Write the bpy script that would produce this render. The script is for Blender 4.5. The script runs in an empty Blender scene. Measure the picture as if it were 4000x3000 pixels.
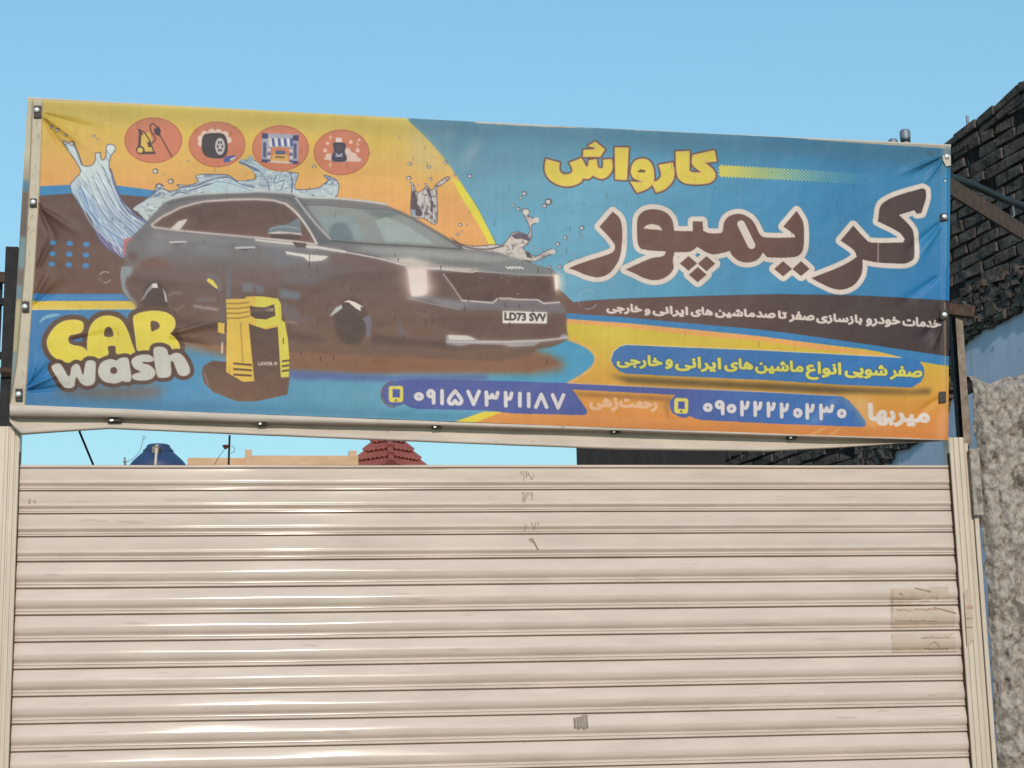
import bpy, bmesh, math, random
import numpy as np
from mathutils import Vector, Matrix
random.seed(7); np.random.seed(7)
C = bpy.context.scene.collection
SC = bpy.context.scene

# ---------------------------------------------------------------- camera
PITCH, YAW, ROLL = 0.20221588, 0.14420993, -0.02244467
CAM = Vector((-0.9058, -6.57375, 1.6))
F = 7000.0                                   # focal length in units of a 4000 px wide frame
fw = Vector((math.sin(YAW)*math.cos(PITCH), math.cos(YAW)*math.cos(PITCH), math.sin(PITCH)))
rt0 = Vector((math.cos(YAW), -math.sin(YAW), 0)); up0 = rt0.cross(fw)
RT = math.cos(ROLL)*rt0 + math.sin(ROLL)*up0
UP = -math.sin(ROLL)*rt0 + math.cos(ROLL)*up0
cd = bpy.data.cameras.new('camera'); cam = bpy.data.objects.new('camera', cd); C.objects.link(cam)
cd.sensor_width = 36; cd.lens = 36*F/4000; cd.clip_end = 2000; cd.clip_start = 0.05
M = Matrix((RT, UP, -fw)).transposed().to_4x4(); M.translation = CAM
cam.matrix_world = M; SC.camera = cam

# ---------------------------------------------------------------- sky and sun
SUN_AZ, SUN_EL = math.radians(0.5), math.radians(24)
w = bpy.data.worlds.new('World'); SC.world = w; w.use_nodes = True
nt = w.node_tree; bg = nt.nodes['Background']
sky = nt.nodes.new('ShaderNodeTexSky'); sky.sky_type = 'NISHITA'; sky.sun_disc = False
sky.sun_elevation = SUN_EL; sky.sun_rotation = math.pi - SUN_AZ
sky.air_density = 1.9; sky.dust_density = 0.35; sky.ozone_density = 7.0
gm = nt.nodes.new('ShaderNodeGamma'); gm.inputs[1].default_value = 0.6; nt.links.new(sky.outputs[0], gm.inputs[0])   # softer fall-off towards the horizon
wb_ = nt.nodes.new('ShaderNodeMix'); wb_.data_type = 'RGBA'; wb_.blend_type = 'MULTIPLY'; wb_.inputs[0].default_value = 1.0
nt.links.new(gm.outputs[0], wb_.inputs[6]); wb_.inputs[7].default_value = (1.137, 1.58, 1.72, 1)
nt.links.new(wb_.outputs[2], bg.inputs[0]); bg.inputs[1].default_value = 0.15
S = Vector((math.sin(SUN_AZ)*math.cos(SUN_EL), -math.cos(SUN_AZ)*math.cos(SUN_EL), math.sin(SUN_EL)))
sl = bpy.data.lights.new('sun', 'SUN'); sl.energy = 2.2; sl.angle = math.radians(0.53); sl.color = (1.0, 0.87, 0.75)
so = bpy.data.objects.new('sun', sl); C.objects.link(so); so.rotation_euler = S.to_track_quat('Z', 'Y').to_euler()
so.location = (0, -6, 12)
SC.view_settings.view_transform = 'Standard'; SC.view_settings.look = 'None'
SC.view_settings.exposure = 0.25; SC.view_settings.gamma = 1.0

# ---------------------------------------------------------------- helpers
def ray(px, py):
    return RT*float(px-2000) - UP*float(py-1500) + fw*F
def at(px, py, Y):                            # the point of the plane y = Y seen in that direction
    d = ray(px, py); t = (Y-CAM.y)/d.y
    return CAM + t*d
def onplane(px, py, P0, n):
    d = ray(px, py); t = (P0-CAM).dot(n)/d.dot(n)
    return CAM + t*d
def lin(c):
    c = np.asarray(c, dtype=np.float64)/255.0
    return np.where(c <= 0.04045, c/12.92, ((c+0.055)/1.055)**2.4)
def smoothstep(a, b, x):
    t = np.clip((x-a)/(b-a), 0, 1); return t*t*(3-2*t)
def hash2(ix, iy, seed):
    h = (ix.astype(np.int64)*374761393 + iy.astype(np.int64)*668265263 + seed*974634777) & 0x7fffffff
    h = ((h ^ (h >> 13))*1274126177) & 0x7fffffff
    return ((h ^ (h >> 16)) & 0xffff)/65535.0
def vnoise(x, y, seed=0):
    ix, iy = np.floor(x), np.floor(y); fx, fy = x-ix, y-iy
    fx = fx*fx*(3-2*fx); fy = fy*fy*(3-2*fy)
    a = hash2(ix, iy, seed); b = hash2(ix+1, iy, seed); c = hash2(ix, iy+1, seed); d = hash2(ix+1, iy+1, seed)
    return (a*(1-fx)+b*fx)*(1-fy) + (c*(1-fx)+d*fx)*fy
def fbm(x, y, oct=4, seed=0):
    v = 0; a = 0.5; s = 0
    for k in range(oct):
        v = v + a*vnoise(x*2**k, y*2**k, seed+k*17); s += a; a *= 0.5
    return v/s

def material(name, col, rough=0.6, spec=0.4, vary=0.15, vscale=8.0, stretch=(1, 1, 1), bump=0.0, bscale=40.0, col2=None, metallic=0.0, spots=None):
    m = bpy.data.materials.new(name); m.use_nodes = True
    n = m.node_tree; L = n.links; b = n.nodes['Principled BSDF']
    b.inputs['Roughness'].default_value = rough; b.inputs['Specular IOR Level'].default_value = spec
    b.inputs['Metallic'].default_value = metallic
    tc = n.nodes.new('ShaderNodeTexCoord'); mp = n.nodes.new('ShaderNodeMapping'); mp.inputs['Scale'].default_value = stretch
    L.new(tc.outputs['Object'], mp.inputs[0])
    nz = n.nodes.new('ShaderNodeTexNoise'); nz.inputs['Scale'].default_value = vscale; nz.inputs['Detail'].default_value = 8; nz.inputs['Roughness'].default_value = 0.65
    L.new(mp.outputs[0], nz.inputs['Vector'])
    rp = n.nodes.new('ShaderNodeValToRGB'); rp.color_ramp.elements[0].position = 0.32; rp.color_ramp.elements[1].position = 0.68
    c2 = col2 if col2 is not None else tuple(min(1, x*(1+vary)) for x in col)
    c1 = col if col2 is not None else tuple(x*(1-vary) for x in col)
    rp.color_ramp.elements[0].color = (*c1, 1); rp.color_ramp.elements[1].color = (*c2, 1)
    L.new(nz.outputs['Fac'], rp.inputs[0]); out = rp.outputs[0]
    if spots:
        scol, sscale, thr, sstr = spots
        mp2 = n.nodes.new('ShaderNodeMapping'); mp2.inputs['Scale'].default_value = sstr; L.new(tc.outputs['Object'], mp2.inputs[0])
        n2 = n.nodes.new('ShaderNodeTexNoise'); n2.inputs['Scale'].default_value = sscale; n2.inputs['Detail'].default_value = 5; L.new(mp2.outputs[0], n2.inputs['Vector'])
        r2 = n.nodes.new('ShaderNodeValToRGB'); r2.color_ramp.elements[0].position = thr; r2.color_ramp.elements[1].position = thr+0.05
        r2.color_ramp.elements[0].color = (0, 0, 0, 1); r2.color_ramp.elements[1].color = (1, 1, 1, 1); L.new(n2.outputs['Fac'], r2.inputs[0])
        mx = n.nodes.new('ShaderNodeMix'); mx.data_type = 'RGBA'; L.new(r2.outputs[0], mx.inputs[0]); L.new(out, mx.inputs[6]); mx.inputs[7].default_value = (*scol, 1)
        out = mx.outputs[2]
    L.new(out, b.inputs['Base Color'])
    if bump:
        n3 = n.nodes.new('ShaderNodeTexNoise'); n3.inputs['Scale'].default_value = bscale; n3.inputs['Detail'].default_value = 6; L.new(mp.outputs[0], n3.inputs['Vector'])
        bp = n.nodes.new('ShaderNodeBump'); bp.inputs['Strength'].default_value = bump; bp.inputs['Distance'].default_value = 0.01
        L.new(n3.outputs['Fac'], bp.inputs['Height']); L.new(bp.outputs[0], b.inputs['Normal'])
    return m

MAT = {}
MAT['cream'] = material('cream_paint', (0.60, 0.49, 0.415), 0.52, 0.22, 0.10, 3, (1, 1, 6), 0.05, 25, spots=((0.49, 0.40, 0.325), 30, 0.67, (0.16, 1, 1.6)))
b_ = MAT['cream'].node_tree.nodes['Principled BSDF']; b_.inputs['Coat Weight'].default_value = 0.30; b_.inputs['Coat Roughness'].default_value = 0.13
MAT['cream_rail'] = material('cream_rail_paint', (0.60, 0.50, 0.40), 0.30, 0.5, 0.08, 10, (6, 6, .6), 0.05, 30, spots=((0.35, 0.29, 0.22), 30, 0.68, (3, 3, .3)))
MAT['rust'] = material('rusty_steel', (0.085, 0.050, 0.034), 0.8, 0.3, 0.4, 30, bump=0.4, bscale=80)
MAT['darksteel'] = material('dark_steel', (0.020, 0.018, 0.020), 0.7, 0.3, 0.4, 30, bump=0.3, bscale=60)
MAT['rustpale'] = material('worn_cream_steel', (0.17, 0.11, 0.075), 0.75, 0.3, 0.3, 25, col2=(0.33, 0.27, 0.21), bump=0.3, bscale=80)
MAT['plate'] = material('grey_plate', (0.05, 0.038, 0.032), 0.6, 0.4, 0.4, 60, bump=0.3, bscale=120)
MAT['bolt'] = material('zinc_bolt', (0.75, 0.72, 0.66), 0.35, 0.5, 0.1, 50, metallic=0.6)
MAT['white_vinyl'] = material('white_vinyl', (0.56, 0.475, 0.40), 0.6, 0.3, 0.12, 5, (1, 1, 4), 0.10, 20, spots=((0.34, 0.28, 0.22), 22, 0.69, (1, 1, 1)))
MAT['brick'] = material('shaded_brick', (0.060, 0.048, 0.042), 1.0, 0.0, 0.4, 14, col2=(0.165, 0.135, 0.118), bump=1.0, bscale=38)  # base colour darkened to carry the shade this wall stands in
MAT['mortar'] = material('dark_mortar', (0.030, 0.026, 0.024), 1.0, 0.0, 0.4, 20, bump=0.6, bscale=50)
MAT['blueplaster'] = material('skylit_plaster', (0.47, 0.52, 0.62), 0.9, 0.15, 0.08, 3, bump=0.2, bscale=15, spots=((0.28, 0.33, 0.42), 9, 0.68, (1, 1, 1)))  # blue cast of skylight in shade is put into the base colour
MAT['stucco'] = material('rough_cement', (0.25, 0.205, 0.172), 0.95, 0.05, 0.3, 40, (1, 1, .8), col2=(0.44, 0.38, 0.325), bump=1.0, bscale=60, spots=((0.17, 0.138, 0.115), 12, 0.58, (1, 1, .7)))
rp_ = [q for q in MAT['stucco'].node_tree.nodes if q.type == 'VALTORGB'][0]; rp_.color_ramp.elements[0].position = 0.38; rp_.color_ramp.elements[1].position = 0.58
MAT['darkwall'] = material('dark_wall', (0.030, 0.029, 0.031), 0.9, 0.15, 0.25, 4, (3, 3, .5), 0.2, 20)  # even near-black base colour for the flat wall in the gap
MAT['tan'] = material('tan_brickwork', (0.55, 0.34, 0.20), 0.9, 0.1, 0.15, 1.2, (1, 1, 3), 0.2, 6, col2=(0.68, 0.45, 0.29))
MAT['tile'] = material('red_clay_tile', (0.27, 0.075, 0.062), 0.7, 0.3, 0.2, 4, bump=0.2, bscale=15)
MAT['tilehip'] = material('dark_red_ridge', (0.15, 0.032, 0.032), 0.7, 0.3, 0.2, 4)
MAT['tank'] = material('blue_plastic_tank', (0.030, 0.055, 0.13), 0.5, 0.4, 0.15, 3)
MAT['steelgrey'] = material('galvanised_pipe', (0.20, 0.22, 0.26), 0.5, 0.5, 0.15, 10, metallic=0.3)
MAT['wire'] = material('black_cable', (0.02, 0.02, 0.022), 0.6, 0.3, 0.1, 20)
MAT['ground'] = material('dusty_ground', (0.20, 0.165, 0.13), 0.95, 0.1, 0.2, 0.6, bump=0.3, bscale=8)
MAT['sticker'] = material('faded_paper', (0.53, 0.415, 0.325), 0.8, 0.2, 0.10, 14, bump=0.1, bscale=60, spots=((0.58, 0.50, 0.42), 16, 0.62, (1, 1, 1)))
MAT['ink'] = material('faded_ink', (0.29, 0.215, 0.165), 0.8, 0.2, 0.3, 60)
MAT['redink'] = material('faded_red_ink', (0.46, 0.29, 0.215), 0.8, 0.2, 0.2, 60)
MAT['tape'] = material('brown_tape', (0.15, 0.115, 0.088), 0.6, 0.3, 0.3, 30, (8, 1, 1), col2=(0.34, 0.28, 0.225))
MAT['mark'] = material('faint_mark', (0.36, 0.30, 0.245), 0.7, 0.2, 0.2, 60)
MAT['leaf'] = material('dry_twig', (0.12, 0.10, 0.07), 0.9, 0.1, 0.2, 10)

def mesh_obj(name, verts, faces, mat, parent=None, smooth=False, mats=None, mi=None):
    me = bpy.data.meshes.new(name); me.from_pydata([tuple(v) for v in verts], [], faces); me.update()
    if mats:
        for m in mats: me.materials.append(m)
        me.polygons.foreach_set('material_index', mi)
    else: me.materials.append(mat)
    if smooth: me.polygons.foreach_set('use_smooth', [True]*len(me.polygons))
    o = bpy.data.objects.new(name, me); C.objects.link(o)
    if parent:
        o.parent = parent; me.transform(Matrix.Translation(-parent.location))
    return o
def thing(name, label, cat, loc=(0, 0, 0), group=None):
    o = bpy.data.objects.new(name, None); C.objects.link(o); o.location = loc; o.empty_display_size = 0.2
    o['label'] = label; o['category'] = cat
    if group: o['group'] = group
    return o
def tag(o, label, cat, group=None):
    o['label'] = label; o['category'] = cat
    if group: o['group'] = group
    return o
def recentre(o, p):                            # put a single-mesh thing's origin at its base
    p = Vector(p); o.data.transform(Matrix.Translation(-p)); o.location = p
class MB:
    def __init__(s): s.v = []; s.f = []
    def box(s, lo, hi):
        n = len(s.v); (a, b, c), (d, e, f) = lo, hi
        s.v += [(a, b, c), (d, b, c), (d, e, c), (a, e, c), (a, b, f), (d, b, f), (d, e, f), (a, e, f)]
        s.f += [[n+i for i in q] for q in ((0, 3, 2, 1), (4, 5, 6, 7), (0, 1, 5, 4), (1, 2, 6, 5), (2, 3, 7, 6), (3, 0, 4, 7))]
        return s
    def hexa(s, p):                            # eight corners: bottom ring then top ring
        n = len(s.v); s.v += [tuple(x) for x in p]
        s.f += [[n+i for i in q] for q in ((0, 3, 2, 1), (4, 5, 6, 7), (0, 1, 5, 4), (1, 2, 6, 5), (2, 3, 7, 6), (3, 0, 4, 7))]
        return s
    def bar(s, a, b, wx, wy, upv=(0, 0, 1)):
        a, b = Vector(a), Vector(b); d = (b-a).normalized(); u = Vector(upv)
        if abs(d.dot(u)) > 0.95: u = Vector((0, 1, 0))
        x = d.cross(u).normalized()*wx/2; y = x.cross(d).normalized()*wy/2
        return s.hexa([a-x-y, a+x-y, a+x+y, a-x+y, b-x-y, b+x-y, b+x+y, b-x+y])
    def tube(s, pts, r, n=10):
        pts = [Vector(p) for p in pts]; base = len(s.v); prev = None
        rr = r if isinstance(r, (list, tuple)) else [r]*len(pts)
        for i, p in enumerate(pts):
            d = (pts[min(i+1, len(pts)-1)]-pts[max(i-1, 0)]).normalized()
            u = prev if prev is not None else (Vector((0, 0, 1)) if abs(d.z) < .9 else Vector((1, 0, 0)))
            x = d.cross(u).normalized(); y = x.cross(d).normalized(); prev = y
            for k in range(n):
                a = 2*math.pi*k/n; s.v.append(tuple(p + rr[i]*(math.cos(a)*x+math.sin(a)*y)))
        for i in range(len(pts)-1):
            for k in range(n):
                s.f.append([base+i*n+k, base+i*n+(k+1) % n, base+(i+1)*n+(k+1) % n, base+(i+1)*n+k])
        s.f.append([base+k for k in range(n)][::-1]); s.f.append([base+(len(pts)-1)*n+k for k in range(n)])
        return s
    def lathe(s, c, prof, n=32):               # prof: (radius, z) from bottom to top
        base = len(s.v); c = Vector(c)
        for r, z in prof:
            for k in range(n):
                a = 2*math.pi*k/n; s.v.append((c.x+r*math.cos(a), c.y+r*math.sin(a), c.z+z))
        for i in range(len(prof)-1):
            for k in range(n):
                s.f.append([base+i*n+k, base+i*n+(k+1) % n, base+(i+1)*n+(k+1) % n, base+(i+1)*n+k])
        s.f.append([base+k for k in range(n)][::-1]); s.f.append([base+(len(prof)-1)*n+k for k in range(n)])
        return s
    def prism(s, pts, back):                   # outline extruded by a vector
        n = len(s.v); k = len(pts); bk = Vector(back)
        s.v += [tuple(p) for p in pts]+[tuple(Vector(p)+bk) for p in pts]
        s.f.append([n+i for i in range(k)]); s.f.append([n+k+i for i in range(k)][::-1])
        for i in range(k): s.f.append([n+i, n+k+i, n+k+(i+1) % k, n+(i+1) % k])
        return s
    def build(s, name, mat, parent=None, smooth=False, bevel=0.0):
        o = mesh_obj(name, s.v, s.f, mat, parent, smooth)
        bm = bmesh.new(); bm.from_mesh(o.data)
        bmesh.ops.recalc_face_normals(bm, faces=bm.faces); bm.to_mesh(o.data); bm.free()
        if bevel:
            b = o.modifiers.new('bevel', 'BEVEL'); b.width = bevel; b.segments = 2; b.limit_method = 'ANGLE'
        if smooth:
            e = o.modifiers.new('edges', 'EDGE_SPLIT'); e.split_angle = math.radians(40)
        return o

# ================================================================ the setting
g = MB(); g.box((-400, -60, -0.3), (400, 600, 0)); gr = g.build('ground', MAT['ground']); gr['kind'] = 'structure'

# ================================================================ roller shutter
WX = 1.75
sh = thing('roller_shutter', 'closed cream metal roller shutter with horizontal ribs under the banner', 'shutter', (0, 0, 0))
PA = [(0, -8), (-.9, 0), (-2.2, 5.5), (-5, 8.0), (-20, 9.2), (-36, 9.4), (-44, 9.0), (-47, 9.2), (-50, 10.2), (-52.5, 11.2), (-54.5, 11.2), (-57, 9.8), (-62, 5.8), (-66.5, 2.2), (-68.2, 2.2), (-69.2, 7.4), (-70, 8.0), (-72.6, 8.2), (-73.4, 4.5), (-74.8, 4.5), (-75.6, 7.8), (-79.6, 8.2), (-80.8, 2), (-83, -8)]
PB = [(0, -8), (-1.0, 0), (-2.6, 3.2), (-8, 5.0), (-18, 7.7), (-30, 10.9), (-37, 12.6), (-40, 13.2), (-43, 13.5), (-46, 13.5), (-55, 12.3), (-60, 10.9), (-65, 8.2), (-69, 5.0), (-72, 2.6), (-74, 2.4), (-75.2, 7.4), (-76.2, 8.0), (-79.6, 8.2), (-80.8, 4.6), (-82.4, 4.6), (-83.6, 7.8), (-90.2, 8.4), (-92, 2), (-95, -8)]
prof = [(2.6505, 8), (2.650, 9), (2.6435, 9.5), (2.6418, 9.3), (2.6408, 3), (2.6402, 2)]
z = 2.6395
lines = []
k = 0
while z > 0.04:
    P = PA if k < 4 else PB
    if k == 4: z -= 0.002
    sc = 1.0 if k != 3 else 0.5*(1+95/83)
    lines.append(z)
    for a, o in P[(0 if k == 0 else 1):]: prof.append((z+a*0.001*sc, o))
    z += P[-1][0]*0.001*sc; k += 1
prof = [(zz, -o*0.001) for zz, o in prof]
def shutter_y(zq):                              # front of the curtain at a height
    zs = np.array([p[0] for p in prof])[::-1]; ys = np.array([p[1] for p in prof])[::-1]
    return float(np.interp(zq, zs, ys))
NXS = 110
xs = np.linspace(-WX-0.02, WX+0.02, NXS)
V = []; Fc = []
for zz, yy in prof:
    for x in xs:
        dz = 0.0006*math.sin(x*2.1+zz*3)
        dy = 0.0014*math.sin(x*3.3+zz*11)+0.0011*math.sin(x*7.9-zz*17)+0.0016*(float(fbm(np.array(x*4.1), np.array(zz*9.), 3, 63))-.5)
        V.append((x, yy+dy, zz+dz))
for i in range(len(prof)-1):
    for j in range(NXS-1):
        Fc.append((i*NXS+j, (i+1)*NXS+j, (i+1)*NXS+j+1, i*NXS+j+1))
nb = len(V)                                     # a flat back so the curtain has thickness
V += [(xs[0], 0.012, prof[0][0]), (xs[-1], 0.012, prof[0][0]), (xs[0], 0.012, prof[-1][0]), (xs[-1], 0.012, prof[-1][0])]
Fc += [(nb, nb+1, nb+3, nb+2), (0, NXS-1, nb+1, nb)]
cu = mesh_obj('curtain', V, Fc, MAT['cream'], sh)
m = cu.modifiers.new('edges', 'EDGE_SPLIT'); m.split_angle = math.radians(34)
cu.data.polygons.foreach_set('use_smooth', [True]*len(cu.data.polygons))

def rail(sgn, ztop, wd):
    p = [(0, 30), (0, -26), (.004, -30), (.011, -31), (.013, -28), (.017, -28), (.019, -33), (.028, -34), (.031, -34), (.033, -30), (.038, -30), (.040, -35), (.050, -36), (.053, -31), (.057, -31), (wd, -33), (wd+.004, -30), (wd+.004, 30)]
    V = []; Fc = []
    n = len(p)
    for zz in (0, ztop):
        for a, o in p: V.append((sgn*(WX+a), o*.001, zz))
    for i in range(n): Fc.append((i, (i+1) % n, n+(i+1) % n, n+i))
    Fc.append(tuple(range(n))[::-1]); Fc.append(tuple(range(n, 2*n)))
    b = MB(); b.v = V; b.f = Fc
    return b
zt = at(3735, 1709, -0.03).z
rail(1, zt, .058).build('guide_rail', MAT['cream_rail'], sh)
rail(-1, at(40, 1666, -0.03).z, .075).build('guide_rail', MAT['cream_rail'], sh)
t = MB(); t.box((WX+.0655, -.018, 0), (WX+.082, .03, zt-.02)).box((WX+.084, -.026, 0), (WX+.101, .03, zt-.11)); t.build('edge_strip', MAT['cream_rail'], sh, bevel=.002)
for sg in (-1, 1):
    b = MB(); b.box((sg*WX-.0012, -.0285, 0), (sg*WX+.0012, -.004, zt-.06)); b.build('gap_shade_strip', MAT['rust'], sh)  # added dark strip standing in for the shaded gap between rail and curtain
# brackets welded along the right strip
t = MB(); t.box((WX+.074, -.05, at(3800, 2020, 0).z), (WX+.113, -.0275, at(3790, 1760, 0).z)); t.build('fixing_bracket', MAT['stucco'], sh, bevel=.004)
# scribbled marks and wear on the slats
def decal(px_pts, mat, name, parent, lift=0.0012):
    me_v = []; 
    for (x, y) in px_pts:
        p = at(x, y, -0.01); me_v.append((p.x, shutter_y(p.z)-lift, p.z))
    return me_v
mk = MB()
for a, b in (((2072, 2112), (2084, 2118)), ((2080, 2105), (2102, 2148)), ((2066, 2108), (2082, 2104))):
    pa, pb = at(*a, -.01), at(*b, -.01)
    mk.bar((pa.x, shutter_y(pa.z)-.001, pa.z), (pb.x, shutter_y(pb.z)-.001, pb.z), .005, .0012, (0, 1, 0))
mk.build('pen_mark', MAT['ink'], sh)
def stencil(x0, y0, w_, h_, n, name='stencil_mark'):
    b = MB(); rnd = random.Random(x0)
    for i in range(n):
        x = x0+rnd.random()*w_; y = y0+rnd.random()*h_; l = 4+rnd.random()*14
        a = at(x, y, -.01); c = at(x+rnd.uniform(-4, 4), y+l, -.01)
        b.bar((a.x, shutter_y(a.z)-.001, a.z), (c.x, shutter_y(c.z)-.001, c.z), .0028, .0012, (0, 1, 0))
    b.build(name, MAT['mark'], sh)
stencil(2038, 2895, 45, 50, 24); stencil(2030, 1838, 55, 26, 14); stencil(2040, 1920, 40, 26, 12); stencil(2045, 2036, 60, 24, 10)
stencil(104, 1945, 36, 10, 8)

def slat_sheet(name, x0, x1, z0, z1, mat, lift=.0011, xi=None, ragged=0.0, seed=1):
    """paper stuck to the ribs: follows their profile"""
    zs = [zz for zz, _ in prof if z0 < zz < z1]; zs = sorted(set([z0, z1]+zs), reverse=True)
    n = 14; V = []; Fc = []; rnd = random.Random(seed)
    for i, zz in enumerate(zs):
        f = rnd.uniform(0, ragged)
        for j in range(n):
            x = x0+(x1-f-x0)*j/(n-1); V.append((x, shutter_y(zz)-lift, zz))
    for i in range(len(zs)-1):
        for j in range(n-1): Fc.append((i*n+j, (i+1)*n+j, (i+1)*n+j+1, i*n+j+1))
    return V, Fc
def paper(name, label, cat, pieces, mat, inks=()):
    t = thing(name, label, cat, pieces[0][0][0])
    V = []; Fc = []
    for v, f in pieces:
        n = len(V); V += v; Fc += [tuple(n+i for i in q) for q in f]
    o = mesh_obj('paper', V, Fc, mat, t)
    s = o.modifiers.new('thick', 'SOLIDIFY'); s.thickness = .0006
    for nm, segs, mt in inks:
        b = MB()
        for (xa, ya, xb, yb, wd) in segs:
            a, c = at(xa, ya, -.012), at(xb, yb, -.012)
            b.bar((a.x, shutter_y(a.z)-.0026, a.z), (c.x, shutter_y(c.z)-.0026, c.z), wd, .0008, (0, 1, 0))
        b.build(nm, mt, t)
    return t
def zx(px, py): p = at(px, py, -.011); return p.x, p.z
xa, za = zx(3474, 2300); xb, zb = zx(3733, 2450); xc, zc = zx(3740, 2372)
p1 = slat_sheet('p', xa, xb, zb, zx(3500, 2375)[1], MAT['sticker'], seed=3, ragged=.004)
p2 = slat_sheet('p', xa, zx(3640, 2340)[0], zx(3500, 2368)[1], za, MAT['sticker'], seed=4, ragged=.05)
p3 = slat_sheet('p', zx(3630, 2300)[0], zx(3712, 2300)[0], zx(3660, 2335)[1], zx(3660, 2291)[1], MAT['sticker'], seed=5, ragged=.012)
rnd = random.Random(5)
def scrib(x0, x1, y, h, wd, step=7, seed=0):
    r = random.Random(seed); o = []; x = x0
    while x < x1:
        o.append((x, y+r.uniform(-h, h), x+step*r.uniform(.5, 1.2), y+r.uniform(-h, h), wd)); x += step
    return o
ink1 = scrib(3502, 3560, 2383, 5, .004, 9, 1)+scrib(3568, 3660, 2380, 3, .005, 10, 2)
ink2 = scrib(3496, 3660, 2425, 1.5, .0022, 8, 3)+[(3512, 2322, 3518, 2316, .003), (3518, 2316, 3525, 2326, .003), (3575, 2297, 3630, 2311, .004), (3630, 2306, 3664, 2340, .003), (3650, 2372, 3735, 2396, .004)]
ink3 = [(3487, 2305, 3487, 2438, .002), (3488, 2338, 3600, 2340, .0015)]
paper('torn_sticker', 'larger torn faded paper sticker across the slats near the right rail', 'sticker', [p1, p2, p3], MAT['sticker'], (('red_lettering', ink1, MAT['redink']), ('small_lettering', ink2+ink3, MAT['ink'])))
p4 = slat_sheet('p', zx(3484, 2500)[0], zx(3738, 2500)[0], zx(3500, 2551)[1], zx(3500, 2476)[1], MAT['sticker'], seed=8, ragged=.02)
ink = scrib(3598, 3708, 2491, 2, .0024, 6, 5)+scrib(3610, 3708, 2532, 3.5, .0034, 7, 6)+[(3622, 2522, 3650, 2506, .002), (3650, 2506, 3668, 2524, .002)]
paper('torn_sticker', 'lower faded paper sticker with two lines of small writing', 'sticker', [p4], MAT['sticker'], (('small_lettering', ink, MAT['ink']),))
# remnant on the rail
a = at(3768, 2300, -.036); b_ = at(3800, 2525, -.036)
t = MB(); t.prism([at(3766, 2312, -.0375), at(3792, 2290, -.0375), at(3803, 2500, -.0375), at(3778, 2520, -.0375)], (0, .0012, 0))
o = t.build('torn_sticker', MAT['sticker']); recentre(o, at(3780, 2520, -.0375)); tag(o, 'narrow strip of torn paper stuck on the right guide rail', 'sticker')
b = MB(); b.prism([at(3774, 2364, -.0385), at(3800, 2366, -.0385), at(3801, 2377, -.0385), at(3775, 2378, -.0385)], (0, .0008, 0)); b.build('red_lettering', MAT['redink'], o)
for yy in (2414, 2448):
    b = MB(); b.prism([at(3773, yy, -.0385), at(3801, yy, -.0385), at(3801, yy+4, -.0385), at(3773, yy+4, -.0385)], (0, .0008, 0)); b.build('small_lettering', MAT['ink'], o)
# brown tape scrap
pts = [(2240, 2800), (2262, 2793), (2296, 2791), (2297, 2847), (2270, 2848), (2258, 2851), (2244, 2846)]
b = MB()
for i in range(5):
    xa_, z1_ = zx(2240+i*11.5, 2804-i*2.8 if i < 3 else 2792); xb_, z0_ = zx(2240+i*11.5+(10.9 if i != 2 else 11.5), 2846+(i % 2)*4)
    v, f = slat_sheet('t', xa_, xb_, z0_, z1_, None, .0016); n0 = len(b.v); b.v += v; b.f += [[n0+q for q in ff] for ff in f]
o = b.build('tape_scrap', MAT['tape']); md = o.modifiers.new('thick', 'SOLIDIFY'); md.thickness = .0006; recentre(o, at(2265, 2849, -.012)); tag(o, 'small square scrap of dark brown tape stuck on a lower slat', 'tape')

# ================================================================ printed banner
exec_print = True
TW, TH = 1500, 500; SS = 2; CW, CH = TW*SS, TH*SS
QPX = [(108, 386), (3713, 571), (3704, 1719), (38, 1581)]        # TL TR BR BL in artwork units
def homography(src, dst):
    A = []; B = []
    for (x, y), (u, v) in zip(src, dst):
        A.append([x, y, 1, 0, 0, 0, -u*x, -u*y]); B.append(u)
        A.append([0, 0, 0, x, y, 1, -v*x, -v*y]); B.append(v)
    h = np.linalg.solve(np.array(A, float), np.array(B, float)); return np.append(h, 1).reshape(3, 3)
H = homography(QPX, [(0, 0), (CW, 0), (CW, CH), (0, CH)]); HI = np.linalg.inv(H)
def apply(Hm, x, y):
    q = Hm[2, 0]*x+Hm[2, 1]*y+Hm[2, 2]
    return (Hm[0, 0]*x+Hm[0, 1]*y+Hm[0, 2])/q, (Hm[1, 0]*x+Hm[1, 1]*y+Hm[1, 2])/q
cyy, cxx = np.mgrid[0:CH, 0:CW].astype(np.float32)
AX, AY = apply(HI, cxx+.5, cyy+.5); AX = AX.astype(np.float32); AY = AY.astype(np.float32); del cxx, cyy
CAN = np.zeros((CH, CW, 3), np.float32)
SCALE = CW/3620.0                                # canvas px per artwork unit, roughly
def t_(k):
    ox, oy = ((0, 300), (1000, 300), (2000, 300), (3000, 300), (0, 1050), (1000, 1050), (2000, 1050), (3000, 1050))[k-1]
    return lambda *p: [(ox+p[i]/2.212, oy+p[i+1]/2.212) for i in range(0, len(p), 2)]
T1, T2, T3, T4, T5, T6, T7, T8 = [t_(k) for k in range(1, 9)]
def spline(p, n=6):
    p = np.array(p, float); m = len(p); out = []
    tt = np.linspace(0, 1, n, endpoint=False)[:, None]
    for i in range(m):
        a, b, c, d = p[i-1], p[i], p[(i+1) % m], p[(i+2) % m]
        out.append(.5*((2*b)+(-a+c)*tt+(2*a-5*b+4*c-d)*tt**2+(-a+3*b-3*c+d)*tt**3))
    return np.concatenate(out)
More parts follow.
